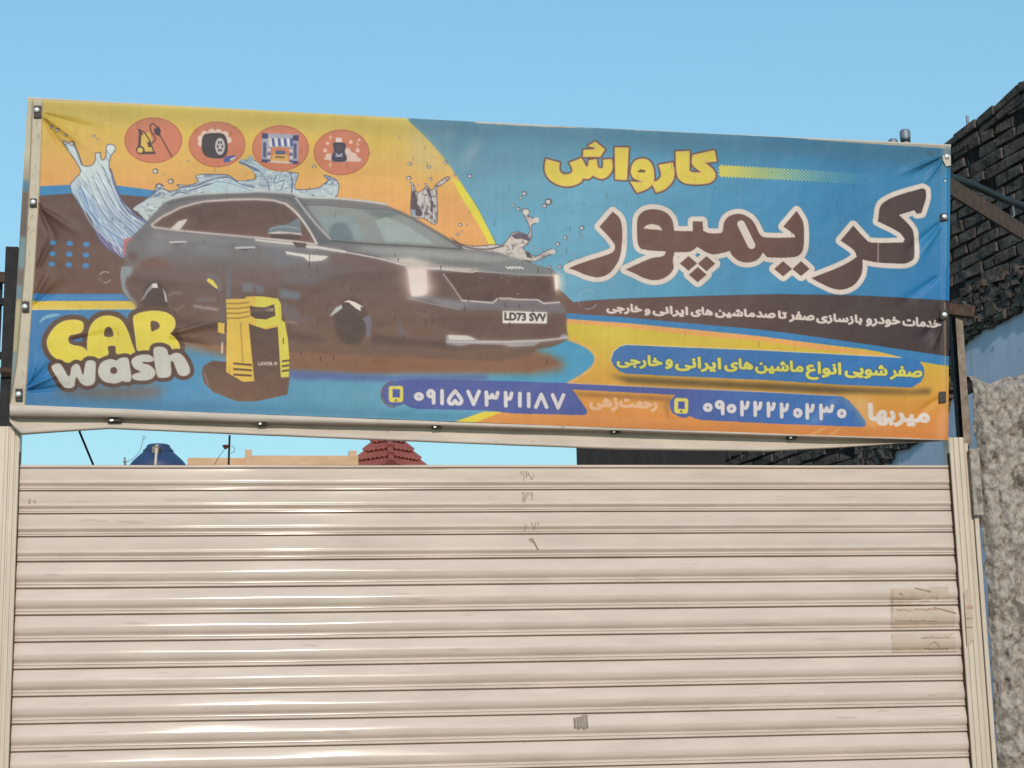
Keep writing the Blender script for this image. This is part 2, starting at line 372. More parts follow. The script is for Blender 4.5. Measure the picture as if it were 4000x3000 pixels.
def ospline(p, n=6):
    p = np.array(p, float); p = np.vstack([2*p[0]-p[1], p, 2*p[-1]-p[-2]]); out = []
    tt = np.linspace(0, 1, n, endpoint=False)[:, None]
    for i in range(1, len(p)-2):
        a, b, c, d = p[i-1], p[i], p[i+1], p[i+2]
        out.append(.5*((2*b)+(-a+c)*tt+(2*a-5*b+4*c-d)*tt**2+(-a+3*b-3*c+d)*tt**3))
    return np.concatenate(out+[p[-2:-1]])
def soft(p, n=6, lim=56):                        # rounds gentle bends, keeps sharp corners
    p = np.array(p, float); m = len(p); out = []
    sm = []
    for i in range(m):
        a, b = p[i]-p[i-1], p[(i+1) % m]-p[i]
        c = np.dot(a, b)/max(1e-9, np.hypot(*a)*np.hypot(*b)); sm.append(math.degrees(math.acos(max(-1, min(1, c)))) < lim)
    tt = np.linspace(0, 1, n, endpoint=False)[:, None]
    for i in range(m):
        j = (i+1) % m; d = p[j]-p[i]; L = np.hypot(*d)
        def tan(k):
            if not sm[k]: return d
            t = p[(k+1) % m]-p[k-1]; return t/max(1e-9, np.hypot(*t))*L
        t0, t1 = tan(i), tan(j)
        h = 2*tt**3-3*tt**2+1; g1 = tt**3-2*tt**2+tt; h1 = -2*tt**3+3*tt**2; g2 = tt**3-tt**2
        out.append(h*p[i]+g1*t0+h1*p[j]+g2*t1)
    return np.concatenate(out)
def ripple(mk, fn, col, lo, hi, alpha):           # thin veins from ridged noise, inside a painted shape
    h, w_ = mk.a.shape; sl_ = (slice(mk.y0, mk.y0+h), slice(mk.x0, mk.x0+w_))
    u, v = fn(AX[sl_], AY[sl_]); r = 1-np.abs(2*fbm(u, v, 3, 77)-1)
    paint(Mask(mk.y0, mk.x0, mk.a*smoothstep(lo, hi, r).astype(np.float32)), col, alpha)
def tocan(p):
    p = np.asarray(p, float); x, y = apply(H, p[:, 0], p[:, 1]); return np.stack([x, y], 1)
class Mask:
    def __init__(s, y0, x0, a): s.y0, s.x0, s.a = y0, x0, a
def rast(rings, pad=0, canvas=False):            # non-zero winding; rings in artwork units
    rr = [r if canvas else tocan(r) for r in rings]
    allp = np.concatenate(rr)
    x0 = max(0, int(allp[:, 0].min())-2-pad); x1 = min(CW, int(allp[:, 0].max())+3+pad)
    y0 = max(0, int(allp[:, 1].min())-2-pad); y1 = min(CH, int(allp[:, 1].max())+3+pad)
    if x1 <= x0 or y1 <= y0: return Mask(0, 0, np.zeros((1, 1), np.float32))
    h, w_ = y1-y0, x1-x0; acc = np.zeros((h, w_+1), np.int16)
    for r in rr:
        a = r; b = np.roll(r, -1, 0)
        for (ax, ay), (bx, by) in zip(a, b):
            if ay == by: continue
            s = 1
            if ay > by: ax, ay, bx, by = bx, by, ax, ay; s = -1
            ya = max(int(math.ceil(ay-.5)), y0); yb = min(int(math.ceil(by-.5)), y1)
            if yb <= ya: continue
            ys = np.arange(ya, yb); xx = ax+(ys+.5-ay)*(bx-ax)/(by-ay)
            xi = np.clip(np.ceil(xx-.5).astype(int)-x0, 0, w_)
            acc[ys-y0, xi] += s
    return Mask(y0, x0, (np.cumsum(acc, 1)[:, :w_] != 0).astype(np.float32))
def dist_stroke(segs, r, pad=2):                 # union of capsules, canvas units
    segs = np.asarray(segs, float)
    x0 = max(0, int(segs[..., 0].min()-r)-pad); x1 = min(CW, int(segs[..., 0].max()+r)+pad+1)
    y0 = max(0, int(segs[..., 1].min()-r)-pad); y1 = min(CH, int(segs[..., 1].max()+r)+pad+1)
    if x1 <= x0 or y1 <= y0: return Mask(0, 0, np.zeros((1, 1), np.float32))
    a = np.zeros((y1-y0, x1-x0), np.float32)
    for (p, q) in segs:
        sx0 = max(x0, int(min(p[0], q[0])-r)-1); sx1 = min(x1, int(max(p[0], q[0])+r)+2)
        sy0 = max(y0, int(min(p[1], q[1])-r)-1); sy1 = min(y1, int(max(p[1], q[1])+r)+2)
        if sx1 <= sx0 or sy1 <= sy0: continue
        yy, xx = np.mgrid[sy0:sy1, sx0:sx1]; xx = xx+.5; yy = yy+.5
        d = q-p; L = max(1e-9, (d*d).sum())
        tt = np.clip(((xx-p[0])*d[0]+(yy-p[1])*d[1])/L, 0, 1)
        dd = np.hypot(xx-p[0]-tt*d[0], yy-p[1]-tt*d[1])
        c = np.clip(r+.5-dd, 0, 1)
        v = a[sy0-y0:sy1-y0, sx0-x0:sx1-x0]; np.maximum(v, c, out=v)
    return Mask(y0, x0, a)
def ring_segs(p): p = tocan(p); return np.stack([p, np.roll(p, -1, 0)], 1)
def line_segs(p): p = tocan(p); return np.stack([p[:-1], p[1:]], 1)
def boxblur(a, r):
    for ax in (0, 1):
        for _ in range(3):
            n = a.shape[ax]; k = 2*r+1
            pad = [(0, 0), (0, 0)]; pad[ax] = (r+1, r)
            c = np.cumsum(np.pad(a, pad), ax)
            a = (c[k:] - c[:-k] if ax == 0 else c[:, k:] - c[:, :-k])/k
    return a.astype(np.float32)
def paint(mk, col, alpha=1.0):
    h, w_ = mk.a.shape; sl_ = (slice(mk.y0, mk.y0+h), slice(mk.x0, mk.x0+w_))
    al = mk.a if not callable(alpha) else mk.a*np.clip(alpha(AX[sl_], AY[sl_]), 0, 1)
    if not callable(alpha): al = al*alpha
    c = col(AX[sl_], AY[sl_]) if callable(col) else np.array(col, np.float32)
    v = CAN[sl_]; v += al[..., None]*(c-v)
def fill(p, col, alpha=1.0, blur=0, sm=False, holes=()):
    rings = [spline(p) if sm else np.array(p, float)]
    pad = int(blur*SCALE*3.2) if blur else 0
    mk = rast(rings, pad)
    for hq in holes:
        hm = rast([spline(hq) if sm else hq]); yy, xx = hm.y0-mk.y0, hm.x0-mk.x0
        mk.a[yy:yy+hm.a.shape[0], xx:xx+hm.a.shape[1]] *= 1-hm.a
    if blur: mk.a = boxblur(mk.a, max(1, int(blur*SCALE)))
    paint(mk, col, alpha); return mk
def line(p, wd, col, alpha=1.0, sm=False, blur=0):
    if sm: p = ospline(p)
    mk = dist_stroke(line_segs(p), wd*SCALE/2, pad=2+int(blur*SCALE*3.2))
    if blur: mk.a = boxblur(mk.a, max(1, int(blur*SCALE)))
    paint(mk, col, alpha)
def outline(p, wd, col, alpha=1.0, sm=False):
    if sm: p = spline(p)
    paint(dist_stroke(ring_segs(p), wd*SCALE/2), col, alpha)
def ell(cx, cy, rx, ry, col, alpha=1.0, blur=0, n=40):
    a = np.linspace(0, 2*math.pi, n, endpoint=False)
    fill(np.stack([cx+rx*np.cos(a), cy+ry*np.sin(a)], 1), col, alpha, blur)
def mixc(c0, c1, tt): return np.array(c0, np.float32)+(np.array(c1, np.float32)-np.array(c0, np.float32))*np.clip(tt, 0, 1)[..., None]
def gradY(y0, c0, y1, c1): return lambda X, Y: mixc(c0, c1, (Y-y0)/(y1-y0))
def gradX(x0, c0, x1, c1): return lambda X, Y: mixc(c0, c1, (X-x0)/(x1-x0))
def rel(X, Y): return Y-(386+(X-108)*.0513)      # height below the top edge
FULL = [(0, 300), (3800, 300), (3800, 1800), (0, 1800)]
# --- backgrounds
fill(FULL, lambda X, Y: mixc((216, 188, 80), (228, 164, 94), (rel(X, Y)-30)/330))
def bluebg(X, Y):
    c = mixc((108, 168, 192), (54, 134, 178), (X-2250)/1050)
    t1 = np.exp(-((X-1800)**2/380**2+(rel(X, Y)-130)**2/170**2)); c = c+(np.array((96, 146, 166))-c)*(t1*.8)[..., None]
    t2 = smoothstep(190, 0, rel(X, Y)); c = c+(np.array((56, 122, 152))-c)*(t2*.55)[..., None]
    t3 = smoothstep(3350, 3700, X)*smoothstep(250, 700, rel(X, Y)); c = c+(np.array((24, 126, 192))-c)*(t3*.75)[..., None]
    return c
curve = T2(1310, 375, 1450, 510, 1560, 630, 1700, 810, 1800, 960, 1900, 1110, 1980, 1260, 2050, 1400, 2090, 1480, 2150, 1659)
fill(list(map(tuple, ospline(curve)))+[(2000, 1480), (3800, 1480), (3800, 330), (1580, 330)], bluebg)
cv = list(map(tuple, ospline(curve[3:])))
inner = list(map(tuple, ospline(T2(1690, 880, 1780, 1050, 1860, 1180, 1940, 1310, 2040, 1500))))
fill(cv[4:]+inner[::-1], (226, 208, 62))
line(curve[:5], 5, (215, 205, 130), .45, sm=True); line(curve, 3, (70, 120, 120), .35, sm=True)
fill(T2(1300, 430, 1440, 500, 1700, 800, 1480, 850, 1330, 760), (205, 185, 140), .55, blur=22)
fill(T2(1720, 800, 1900, 520, 1950, 560, 1860, 760), (165, 170, 180), .55, blur=16)
fill(T2(1480, 430, 1760, 430, 1700, 640, 1560, 560), (120, 150, 165), .5, blur=25)
# --- left swoosh
fill(T1(150, 955, 600, 935, 900, 935, 1050, 945, 1350, 985, 1500, 1010, 1500, 1300, 150, 1300), (52, 138, 188))
brown = lambda X, Y: mixc((106, 78, 70), (142, 100, 70), (Y-900)/620)
fill(list(map(tuple, ospline(T1(150, 1035, 335, 1028, 600, 1010, 800, 1008, 1040, 1020, 1270, 1040, 1600, 1075))))+[(2050, 1000), (2240, 1180), (2240, 1420), (60, 1420)], brown)
fill(T5(100, 213, 1060, 215, 1120, 275, 100, 275), (58, 128, 184)); fill(T5(300, 240, 1060, 235, 1100, 268, 300, 262), (96, 150, 190), .55, blur=6)
fill(T5(100, 275, 1185, 278, 1175, 352, 100, 356), (222, 190, 78)); line(T5(100, 352, 1175, 348), 4, (235, 215, 130), .8)
# --- bottom blue
fill([(0, 1210), (530, 1208), (700, 1300), (2330, 1300), (2340, 1800), (0, 1800)], gradX(100, (54, 126, 178), 1300, (98, 160, 184)))
fill([(0, 1545), (2330, 1640), (2330, 1800), (0, 1800)], (50, 118, 150), .5, blur=14)
# right part lower
fill([(2190, 1230), (3800, 1230), (3800, 1800), (2150, 1800)], lambda X, Y: mixc((214, 188, 58), (222, 138, 62), (Y-(1290+(X-2200)*.03))/360))
fill(list(map(tuple, ospline(T7(200, 560, 490, 610, 600, 650, 690, 710, 722, 775, 690, 850, 600, 920, 480, 990))))+[(2150, 1700), (1900, 1640), (1900, 1330)], gradX(1900, (78, 158, 188), 2330, (72, 156, 190)))
line(T7(490, 610, 600, 650, 690, 710, 722, 775, 690, 850, 600, 920, 480, 990), 12, (236, 172, 90), .8, sm=True)
# brown ribbon, blue ribbon, orange ribbon
rt_ = T7(420, 295, 800, 265, 1400, 240, 2212, 220)+T8(300, 222, 600, 225, 1000, 240, 1575, 275, 1700, 290)
rb = T7(440, 380, 1000, 420, 1600, 475, 2212, 533)+T8(500, 600, 1000, 672, 1570, 757, 1700, 775)
b2 = T7(440, 430, 1000, 470, 1600, 528, 2212, 592)+T8(500, 655, 900, 705, 1290, 795, 1575, 842, 1700, 860)
fill(list(map(tuple, ospline(T7(440, 430, 1000, 470, 1600, 528, 2212, 590)+T8(500, 660, 1140, 766))))+list(map(tuple, ospline(T7(440, 465, 1000, 510, 1600, 575, 2212, 632)+T8(400, 690, 1140, 768))))[::-1], (232, 166, 92))
fill(list(map(tuple, ospline(rb)))+list(map(tuple, ospline(b2)))[::-1], (52, 132, 182))
fill(list(map(tuple, ospline(rt_)))+list(map(tuple, ospline(rb)))[::-1], gradX(2200, (122, 86, 78), 3600, (74, 58, 58)))
line(T7(440, 432, 1000, 472, 1600, 530, 2212, 592), 4, (216, 160, 110), .8, sm=True)
line(rt_, 3, (60, 90, 110), .5, sm=True)
# halo under the pill, pill
pill = T7(985, 655, 2212, 706)+T8(600, 738, 1140, 766, 1250, 770, 1310, 800, 1345, 850, 1350, 910, 1320, 975, 1240, 1025, 600, 998)+T7(2212, 960, 985, 905, 930, 885, 880, 840, 852, 780, 875, 715, 930, 670)
fill([(x, y+16) for x, y in T7(830, 880, 985, 900, 2212, 955)+T8(1240, 1018, 1400, 1000, 1400, 1040, 600, 1035)+T7(1000, 940)], (80, 66, 34), .95, blur=9)
fill(pill, gradX(2380, (66, 116, 172), 3600, (48, 124, 184)))
fill(T8(1140, 766, 1290, 795, 1310, 800, 1250, 830, 1000, 780), (48, 124, 184))
line(T7(850, 790, 875, 712, 930, 668, 985, 652, 2212, 703)+T8(1140, 764), 4, (225, 205, 170), .75)
# yellow and orange wedges at the foot, phone bars
fill(T6(1640, 1345, 1970, 1232, 2300, 1232, 2300, 1400), (224, 200, 62)); fill(T6(1840, 1345, 2090, 1250, 2212, 1245, 2300, 1400), (222, 148, 72))
fill([(1960, 1600)]+T7(200, 1250, 640, 1262)+[(3800, 1690), (3800, 1800), (1900, 1760)], gradY(1615, (222, 150, 76), 1700, (212, 132, 58)))
bar1 = T6(1130, 985, 1250, 960, 1500, 952, 2212, 968)+T7(490, 985, 1000, 1010, 2212, 1062)+T8(600, 1095, 640, 1100, 700, 1135, 780, 1225, 838, 1305, 848, 1335, 838, 1355, 815, 1363, 0, 1332)+T7(1640, 1303, 1580, 1290, 1540, 1268, 1500, 1285, 1440, 1275, 1385, 1240, 1362, 1190, 1365, 1140, 1410, 1086, 525, 1041, 580, 1120, 640, 1205, 652, 1230, 645, 1252, 625, 1262, 0, 1247)+T6(2000, 1222, 1400, 1210, 1330, 1195, 1285, 1165, 1200, 1188, 1120, 1160, 1085, 1090, 1095, 1025)
fill([(x+4, y+14) for x, y in T7(525, 1030, 1410, 1078, 1340, 1140, 1340, 1230, 1400, 1290, 1330, 1240, 1300, 1140, 1340, 1110, 560, 1065)], (150, 100, 50), .7, blur=7)
fill(bar1, lambda X, Y: mixc((84, 96, 160), (60, 116, 180), (X-2600)/500))
line(T7(490, 985, 1000, 1010, 2212, 1062)+T8(600, 1095), 4, (220, 190, 170), .6)
a = np.linspace(.5*math.pi, 1.45*math.pi, 14); c0 = T6(1195, 1082)[0]
line(np.stack([c0[0]+50*np.cos(a), c0[1]+50*np.sin(a)], 1), 7, (120, 95, 95), .8)
# --- glints of the artwork near the lower right
fill(T8(330, 1340, 560, 1110, 640, 1110, 420, 1345), (150, 165, 200), .4, blur=10)
fill(T8(600, 1100, 860, 1100, 900, 1220, 1040, 1340, 860, 1360, 740, 1180), (226, 190, 140), .55, blur=16)
fill(T8(330, 1440, 460, 1370, 520, 1370, 380, 1440), (226, 178, 120), .6, blur=3); fill(T8(510, 1430, 610, 1375, 640, 1375, 560, 1435), (226, 178, 120), .6, blur=3)
fill(T8(1490, 1200, 1560, 1200, 1545, 1480, 1430, 1470), (230, 160, 120), .5, blur=12)

# --- water behind the car
def water(p, c0, c1, y0, y1, edge=(78, 84, 110), ew=4):
    mk = fill(p, gradY(y0, c0, y1, c1), sm=True); outline(p, ew, edge, .75, sm=True); return mk
wl = T1(545, 565, 600, 575, 640, 580, 668, 640, 695, 705, 722, 768, 790, 768, 826, 720, 826, 665, 868, 660, 872, 702, 900, 722, 920, 660, 922, 600, 960, 585, 1000, 612, 985, 655, 958, 690, 945, 790, 978, 860, 1012, 960, 1052, 1060, 1110, 1130, 1180, 1200, 1280, 1262, 1300, 1400, 1100, 1560, 1000, 1525, 900, 1455, 842, 1372, 812, 1280, 770, 1200, 700, 1120, 660, 1060, 608, 950, 650, 880, 695, 800)
WLM = water(wl, (200, 208, 206), (140, 160, 188), 660, 980)
fill(T1(800, 1250, 860, 1340, 960, 1420, 1080, 1480, 1075, 1560, 960, 1510, 880, 1440, 830, 1360), (108, 82, 128), .75, blur=6)
fill(T1(640, 960, 760, 1000, 830, 1150, 900, 1320, 830, 1290, 760, 1180), (112, 148, 190), .6, blur=8)
for i, (s0, m0, e0) in enumerate([((700, 940), (830, 1230), (1090, 1430)), ((760, 900), (900, 1190), (1130, 1400)), ((800, 860), (950, 1150), (1170, 1360)), ((840, 820), (1010, 1130), (1210, 1320)), ((890, 780), (1060, 1140), (1240, 1290)), ((650, 1010), (800, 1300), (1070, 1520))]):
    q = T1(*s0, *m0, *e0)
    line(q, 4, (96, 112, 146), .65, sm=True); line([(x+5, y-2) for x, y in q], 3.5, (214, 220, 220), .7, sm=True)
fl = lambda X, Y: ((X*.6+Y*.8)/170, (-X*.8+Y*.6+((Y-800)/9)**2*.02)/15)
ripple(WLM, fl, (112, 128, 160), .90, .99, .45); ripple(WLM, lambda X, Y: ((X*.6+Y*.8)/150+9, (-X*.8+Y*.6)/12+31), (222, 228, 228), .90, .99, .6)
line(T1(960, 800, 1000, 960, 1100, 1150, 1270, 1265), 7, (92, 96, 140), .7, sm=True)
fill(T1(850, 640, 975, 600, 975, 625, 940, 640), (220, 224, 224), .0)
ell(*T1(962, 618)[0], 13, 11, (215, 218, 214)); ell(*T1(848, 682)[0], 9, 9, (200, 206, 204), .8)
wb = T1(1150, 1140, 1230, 1080, 1290, 1040, 1340, 990, 1355, 932, 1410, 938, 1420, 972, 1480, 990, 1560, 962, 1530, 935, 1620, 940, 1712, 912, 1712, 850, 1960, 850, 2050, 900, 2180, 890, 2212, 860)+T2(-60, 770, -140, 740, -30, 720, 60, 765, 130, 802, 330, 830, 366, 848, 340, 968, 520, 965, 590, 925, 622, 892, 588, 852, 660, 872, 700, 902, 716, 960, 650, 1060, 300, 1040, 0, 1030)+T1(1500, 1120, 1300, 1250, 1200, 1180)
WBM = water(wb, (168, 184, 192), (190, 196, 194), 690, 790, (72, 78, 104), 4)
ripple(WBM, lambda X, Y: (X/42+fbm(X/60, Y/60, 2, 5)*2, Y/17), (96, 106, 140), .90, .985, .6); ripple(WBM, lambda X, Y: (X/36+7, Y/15+4), (222, 228, 226), .90, .985, .7)
for q, wd in ((T1(1560, 960, 1700, 940, 1800, 900, 1960, 870, 2080, 930, 2200, 960), 6), (T1(1640, 985, 1780, 940, 1900, 910, 2040, 940, 2212, 1000), 5), (T2(0, 800, 60, 850, 110, 930, 120, 1000), 7), (T2(300, 830, 320, 900, 310, 1000), 8), (T2(-100, 760, -40, 800, 30, 820), 6), (T2(600, 930, 640, 890, 690, 900), 5), (T1(1340, 1000, 1400, 970, 1480, 1010), 4), (T1(1480, 1030, 1560, 1000, 1660, 1020, 1760, 1000), 5), (T2(180, 850, 160, 920, 240, 900, 220, 980), 4)):
    line(q, wd, (82, 92, 132), .75, sm=True); line([(x+4, y+5) for x, y in q], 3.5, (216, 222, 222), .7, sm=True)
fill(T1(1850, 880, 2050, 930, 2200, 980, 2200, 1000, 1800, 990), (182, 204, 208), .7, blur=5)
ell(*T1(2095, 738)[0], 14, 12, (150, 168, 176)); ell(*T1(2165, 712)[0], 11, 13, (150, 168, 176)); line(T1(2070, 740, 2150, 770, 2212, 800), 6, (84, 96, 128), .9, sm=True)
w3 = T2(1342, 1195, 1345, 960, 1328, 918, 1362, 940, 1390, 1002, 1440, 982, 1480, 950, 1520, 985, 1560, 930, 1650, 868, 1672, 884, 1600, 940, 1562, 985, 1562, 1265, 1450, 1225)
WM = fill(w3, (196, 188, 182), sm=True); ripple(WM, lambda X, Y: (X/14, Y/34), (96, 80, 92), .86, .96, .85); outline(w3, 3.5, (92, 78, 88), .8, sm=True)
fill(T2(1345, 1010, 1375, 1000, 1400, 1120, 1440, 1180, 1400, 1210, 1345, 1150), (84, 68, 78), .9, sm=True); fill(T2(1470, 970, 1500, 980, 1520, 1060, 1500, 1040), (80, 68, 78), .9, sm=True); fill(T2(1510, 1070, 1532, 1080, 1525, 1180, 1505, 1160), (88, 72, 84), .9); fill(T2(1345, 1150, 1380, 1150, 1380, 1210, 1345, 1195), (140, 158, 172), .9)
wr = T2(1690, 1390, 1740, 1430, 1790, 1450, 1900, 1465, 2050, 1450, 2130, 1450, 2200, 1370)+T3(0, 1350, 60, 1340, 140, 1365, 150, 1300, 110, 1205, 84, 1155, 120, 1142, 152, 1162, 140, 1200, 190, 1222, 232, 1232, 205, 1262, 165, 1290, 172, 1370, 140, 1440, 92, 1480, 150, 1520, 205, 1550, 330, 1490, 380, 1512, 250, 1570, 200, 1592, 100, 1585, 0, 1600)+T2(1900, 1540, 1810, 1500)
WM = fill(wr, (206, 192, 182), sm=True); ripple(WM, lambda X, Y: (X/24+3, Y/20), (120, 104, 114), .92, .985, .7); outline(wr, 3.5, (90, 74, 86), .8, sm=True)
fill(T3(0, 1370, 60, 1350, 140, 1375, 150, 1420, 90, 1400, 30, 1400), (92, 80, 100), .9, sm=True); fill(T3(110, 1510, 150, 1520, 180, 1570, 130, 1560), (84, 70, 80), .9)
line(T2(1560, 1340, 1660, 1400, 1740, 1440, 1850, 1480, 2000, 1490, 2140, 1462), 6, (100, 76, 76), .9, sm=True)
ell(*T3(120, 1170)[0], 12, 11, (212, 200, 192)); ell(*T3(210, 1237)[0], 11, 11, (206, 196, 190)); ell(*T3(352, 1510)[0], 12, 10, (206, 196, 190), .9)
def drop(k, x, y, r, dark=(92, 82, 92), lite=(214, 206, 200)):
    q = t_(k)(x, y)[0]; r = r/2.212
    ell(*q, r, r*.92, dark, .85); ell(q[0]-r*.1, q[1]+r*.05, r*.62, r*.55, lite, .9)
for d in [(2, 1330, 757, 18), (2, 1495, 783, 16), (2, 1640, 742, 18), (2, 1320, 880, 22), (2, 1345, 930, 16), (2, 1712, 850, 13), (2, 1850, 860, 20), (2, 1508, 888, 16), (2, 1468, 935, 14), (2, 1400, 940, 8), (2, 1775, 858, 9), (2, 1905, 998, 9), (2, 2150, 1150, 10), (2, 505, 777, 18), (2, 1765, 1280, 18), (2, 1822, 1280, 9), (2, 1742, 1365, 16), (2, 1778, 1340, 11), (2, 2060, 1390, 12), (2, 1240, 530, 9), (2, 1650, 880, 12),
          (3, 107, 1010, 22), (3, 75, 1047, 15), (3, 315, 1080, 32), (3, 282, 1115, 22), (3, 10, 1110, 14), (3, 55, 1142, 18), (3, 605, 1305, 22), (3, 460, 1388, 18), (3, 600, 1385, 12), (3, 395, 1445, 20), (3, 185, 1465, 9), (3, 208, 1498, 9), (3, 545, 1545, 10), (3, 70, 897, 11), (3, 515, 1612, 30), (3, 325, 1640, 16), (3, 415, 1640, 18), (3, 250, 1490, 8), (3, 500, 1415, 8),
          (1, 1345, 817, 26), (1, 1478, 905, 26), (1, 1415, 848, 9), (1, 815, 515, 14), (1, 842, 540, 10), (1, 445, 435, 16), (1, 500, 465, 18), (1, 570, 510, 14), (1, 570, 572, 18), (1, 625, 580, 24), (1, 1630, 730, 9), (1, 1380, 945, 26), (1, 1415, 1018, 14)]: drop(*d)
line(T1(640, 580, 670, 650, 710, 760), 7, (96, 104, 116), .7)

# --- the car
lower = T1(1060, 1659, 1085, 1500)+T2(0, 1500, 600, 1540, 1300, 1659)+T3(0, 1620, 330, 1650)+T7(395, 45, 405, 290, 445, 305, 472, 380, 474, 520, 490, 605, 430, 640, 330, 678, 215, 692, 160, 750, -100, 800)+T6(1200, 760, 300, 720)+T5(1300, 600, 1160, 300, 1090, 240, 1050, 120)
fill(T5(1200, 300, 2300, 300)+T6(700, 480, 2000, 620)+T7(200, 690, 460, 800, 430, 880, 150, 905)+T6(1900, 900, 300, 880)+T5(1700, 700, 1300, 600), (150, 106, 76), blur=14)
fill(T6(200, 680, 2000, 680)+T7(330, 760, 400, 820, 150, 890)+T6(1900, 890, 900, 905, 200, 860), (142, 98, 72), .95, blur=7)
fill(T6(250, 870, 1200, 925, 2000, 915, 2000, 960, 1100, 970, 300, 950), (88, 96, 156), .75, blur=7)
fill(lower, lambda X, Y: mixc((104, 82, 78), (122, 90, 74), (Y-1030)/260))
body = T1(1062, 1659, 1082, 1560, 1080, 1450, 1130, 1392, 1200, 1330, 1272, 1255, 1350, 1170, 1410, 1100, 1490, 1062, 1600, 1038, 1800, 1010, 2212, 998)+T2(0, 995, 200, 998, 310, 1015, 380, 1048, 600, 1055, 800, 1070, 1000, 1090, 1130, 1118, 1260, 1170, 1400, 1240, 1550, 1330, 1680, 1410, 1762, 1472, 1815, 1495, 1950, 1503, 2100, 1520)+T3(0, 1562, 100, 1590, 250, 1638, 330, 1659)+T7(395, 45, 395, 58)+T6(2212, 30, 1900, 10, 1620, 30, 1290, 5, 900, 20, 560, 70, 300, 150)+T5(2100, 160, 1500, 100, 1120, 60, 1050, 100)
fill(body, lambda X, Y: mixc((120, 115, 116), (116, 94, 90), (Y-(985+(X-500)*.03))/70))
fill(T6(250, 60, 600, 40, 760, 20, 600, 90, 480, 140, 200, 130), (110, 108, 118), .6, blur=10)
outline(body[3:33], 3, (70, 72, 78), .35)
line(T1(1500, 1050, 1700, 1015, 2212, 992)+T2(0, 988, 300, 1008, 380, 1040, 620, 1048, 900, 1072, 1130, 1105), 9, (176, 178, 178), .8, sm=True)
line(T1(1450, 1095, 1600, 1062, 1900, 1035, 2212, 1025)+T2(0, 1022, 250, 1038, 330, 1075), 7, (70, 72, 80), .6, sm=True)
# side glass
glass = T1(1312, 1280, 1400, 1212, 1560, 1132, 1700, 1092, 1770, 1078, 2000, 1064, 2212, 1058)+T2(0, 1058, 150, 1068, 255, 1098, 335, 1162, 405, 1242, 470, 1340, 525, 1440, 500, 1450, 0, 1392)+T1(2212, 1390, 1800, 1352, 1540, 1328, 1330, 1300)
fill(glass, lambda X, Y: mixc((96, 72, 66), (118, 82, 74), (Y-790)/150)); outline(glass, 8, (190, 172, 166), .95)
fill(T1(1478, 1312, 1545, 1250, 1622, 1230, 1592, 1276, 1546, 1328), (206, 190, 178))
line(T1(1770, 1080, 1740, 1150, 1700, 1340), 5, (70, 54, 52), .5); line(T2(165, 1075, 165, 1260), 4, (80, 58, 54), .6)
for q in (T1(1735, 1170, 1740, 1230), T1(1860, 1180, 1860, 1230), T1(2035, 1170, 2030, 1230), T1(2155, 1190, 2155, 1230), T2(100, 1110, 105, 1150)): line(q, 4, (62, 44, 42), .6)
# mirror
mir = T2(106, 1350, 120, 1312, 180, 1287, 280, 1275, 378, 1215, 386, 1215, 384, 1320, 396, 1368, 300, 1348, 130, 1352)
fill(mir, (122, 136, 142)); line(T2(110, 1330, 200, 1318, 300, 1325, 392, 1355), 5, (90, 92, 98), .9); line(T2(112, 1355, 300, 1350, 395, 1370), 5, (206, 192, 184), .9); fill(T2(290, 1270, 382, 1218, 376, 1310), (104, 112, 116))
fill(T2(315, 1435, 440, 1440, 430, 1475, 350, 1470), (104, 76, 72))
# belt highlight and door details
line(T2(0, 1402, 520, 1468, 760, 1510), 11, (168, 162, 164), .8); line(T2(0, 1412, 320, 1448), 6, (208, 196, 188), .9); line(T2(530, 1474, 770, 1512), 9, (208, 194, 186), .9)
fill(T2(640, 1530, 800, 1520, 1090, 1590, 1290, 1650, 1200, 1659, 640, 1659), (112, 84, 80), .75, blur=9)
fill(T1(1250, 1400, 1420, 1390, 1500, 1480, 1330, 1540), (142, 142, 146), .6, blur=10); fill(T1(1650, 1420, 1950, 1440, 2000, 1540, 1700, 1520), (134, 134, 138), .6, blur=12); fill(T2(60, 1480, 250, 1500, 420, 1600, 200, 1640), (118, 120, 132), .6, blur=10)
fill(T1(1500, 1330, 2200, 1400, 2212, 1440, 1500, 1370), (92, 96, 104), .45, blur=6); line(T2(0, 1440, 320, 1470), 7, (150, 146, 150), .7)
fill(T2(430, 1462, 530, 1468, 515, 1490, 440, 1480), (206, 192, 184))
fill(T2(254, 1508, 400, 1532, 632, 1552, 570, 1588, 455, 1596, 412, 1556, 268, 1532), (204, 192, 184)); line(T2(465, 1540, 460, 1659), 3.5, (70, 64, 68), .6)
for k, x, y, s in ((1, 1540, 1430, 70), (1, 2120, 1478, 82)):
    q = t_(k)(x-s, y-10, x+s*.8, y-20, x+s, y+5, x+s*.3, y+26, x-s*.7, y+10); fill(q, (150, 152, 156), .9); line(t_(k)(x-s, y, x+s, y-4), 4, (196, 190, 188), .8); fill(t_(k)(x-s*.4, y+16, x+s*.4, y+10, x+s*.1, y+38), (96, 76, 78), .8)
fill(T1(1180, 1640, 1260, 1572, 1340, 1552, 1450, 1590, 1520, 1659, 1180, 1659), (122, 88, 78), .9, blur=3)
line(T1(1170, 1659, 1210, 1600, 1270, 1565, 1350, 1548), 5, (160, 134, 128), .6, sm=True)
fill(T1(1112, 1520, 1130, 1505, 1190, 1530, 1180, 1580, 1130, 1590, 1108, 1570), (112, 84, 78)); fill(T1(1072, 1402, 1160, 1378, 1130, 1410, 1098, 1440, 1082, 1560, 1066, 1530), (192, 112, 112), .9)
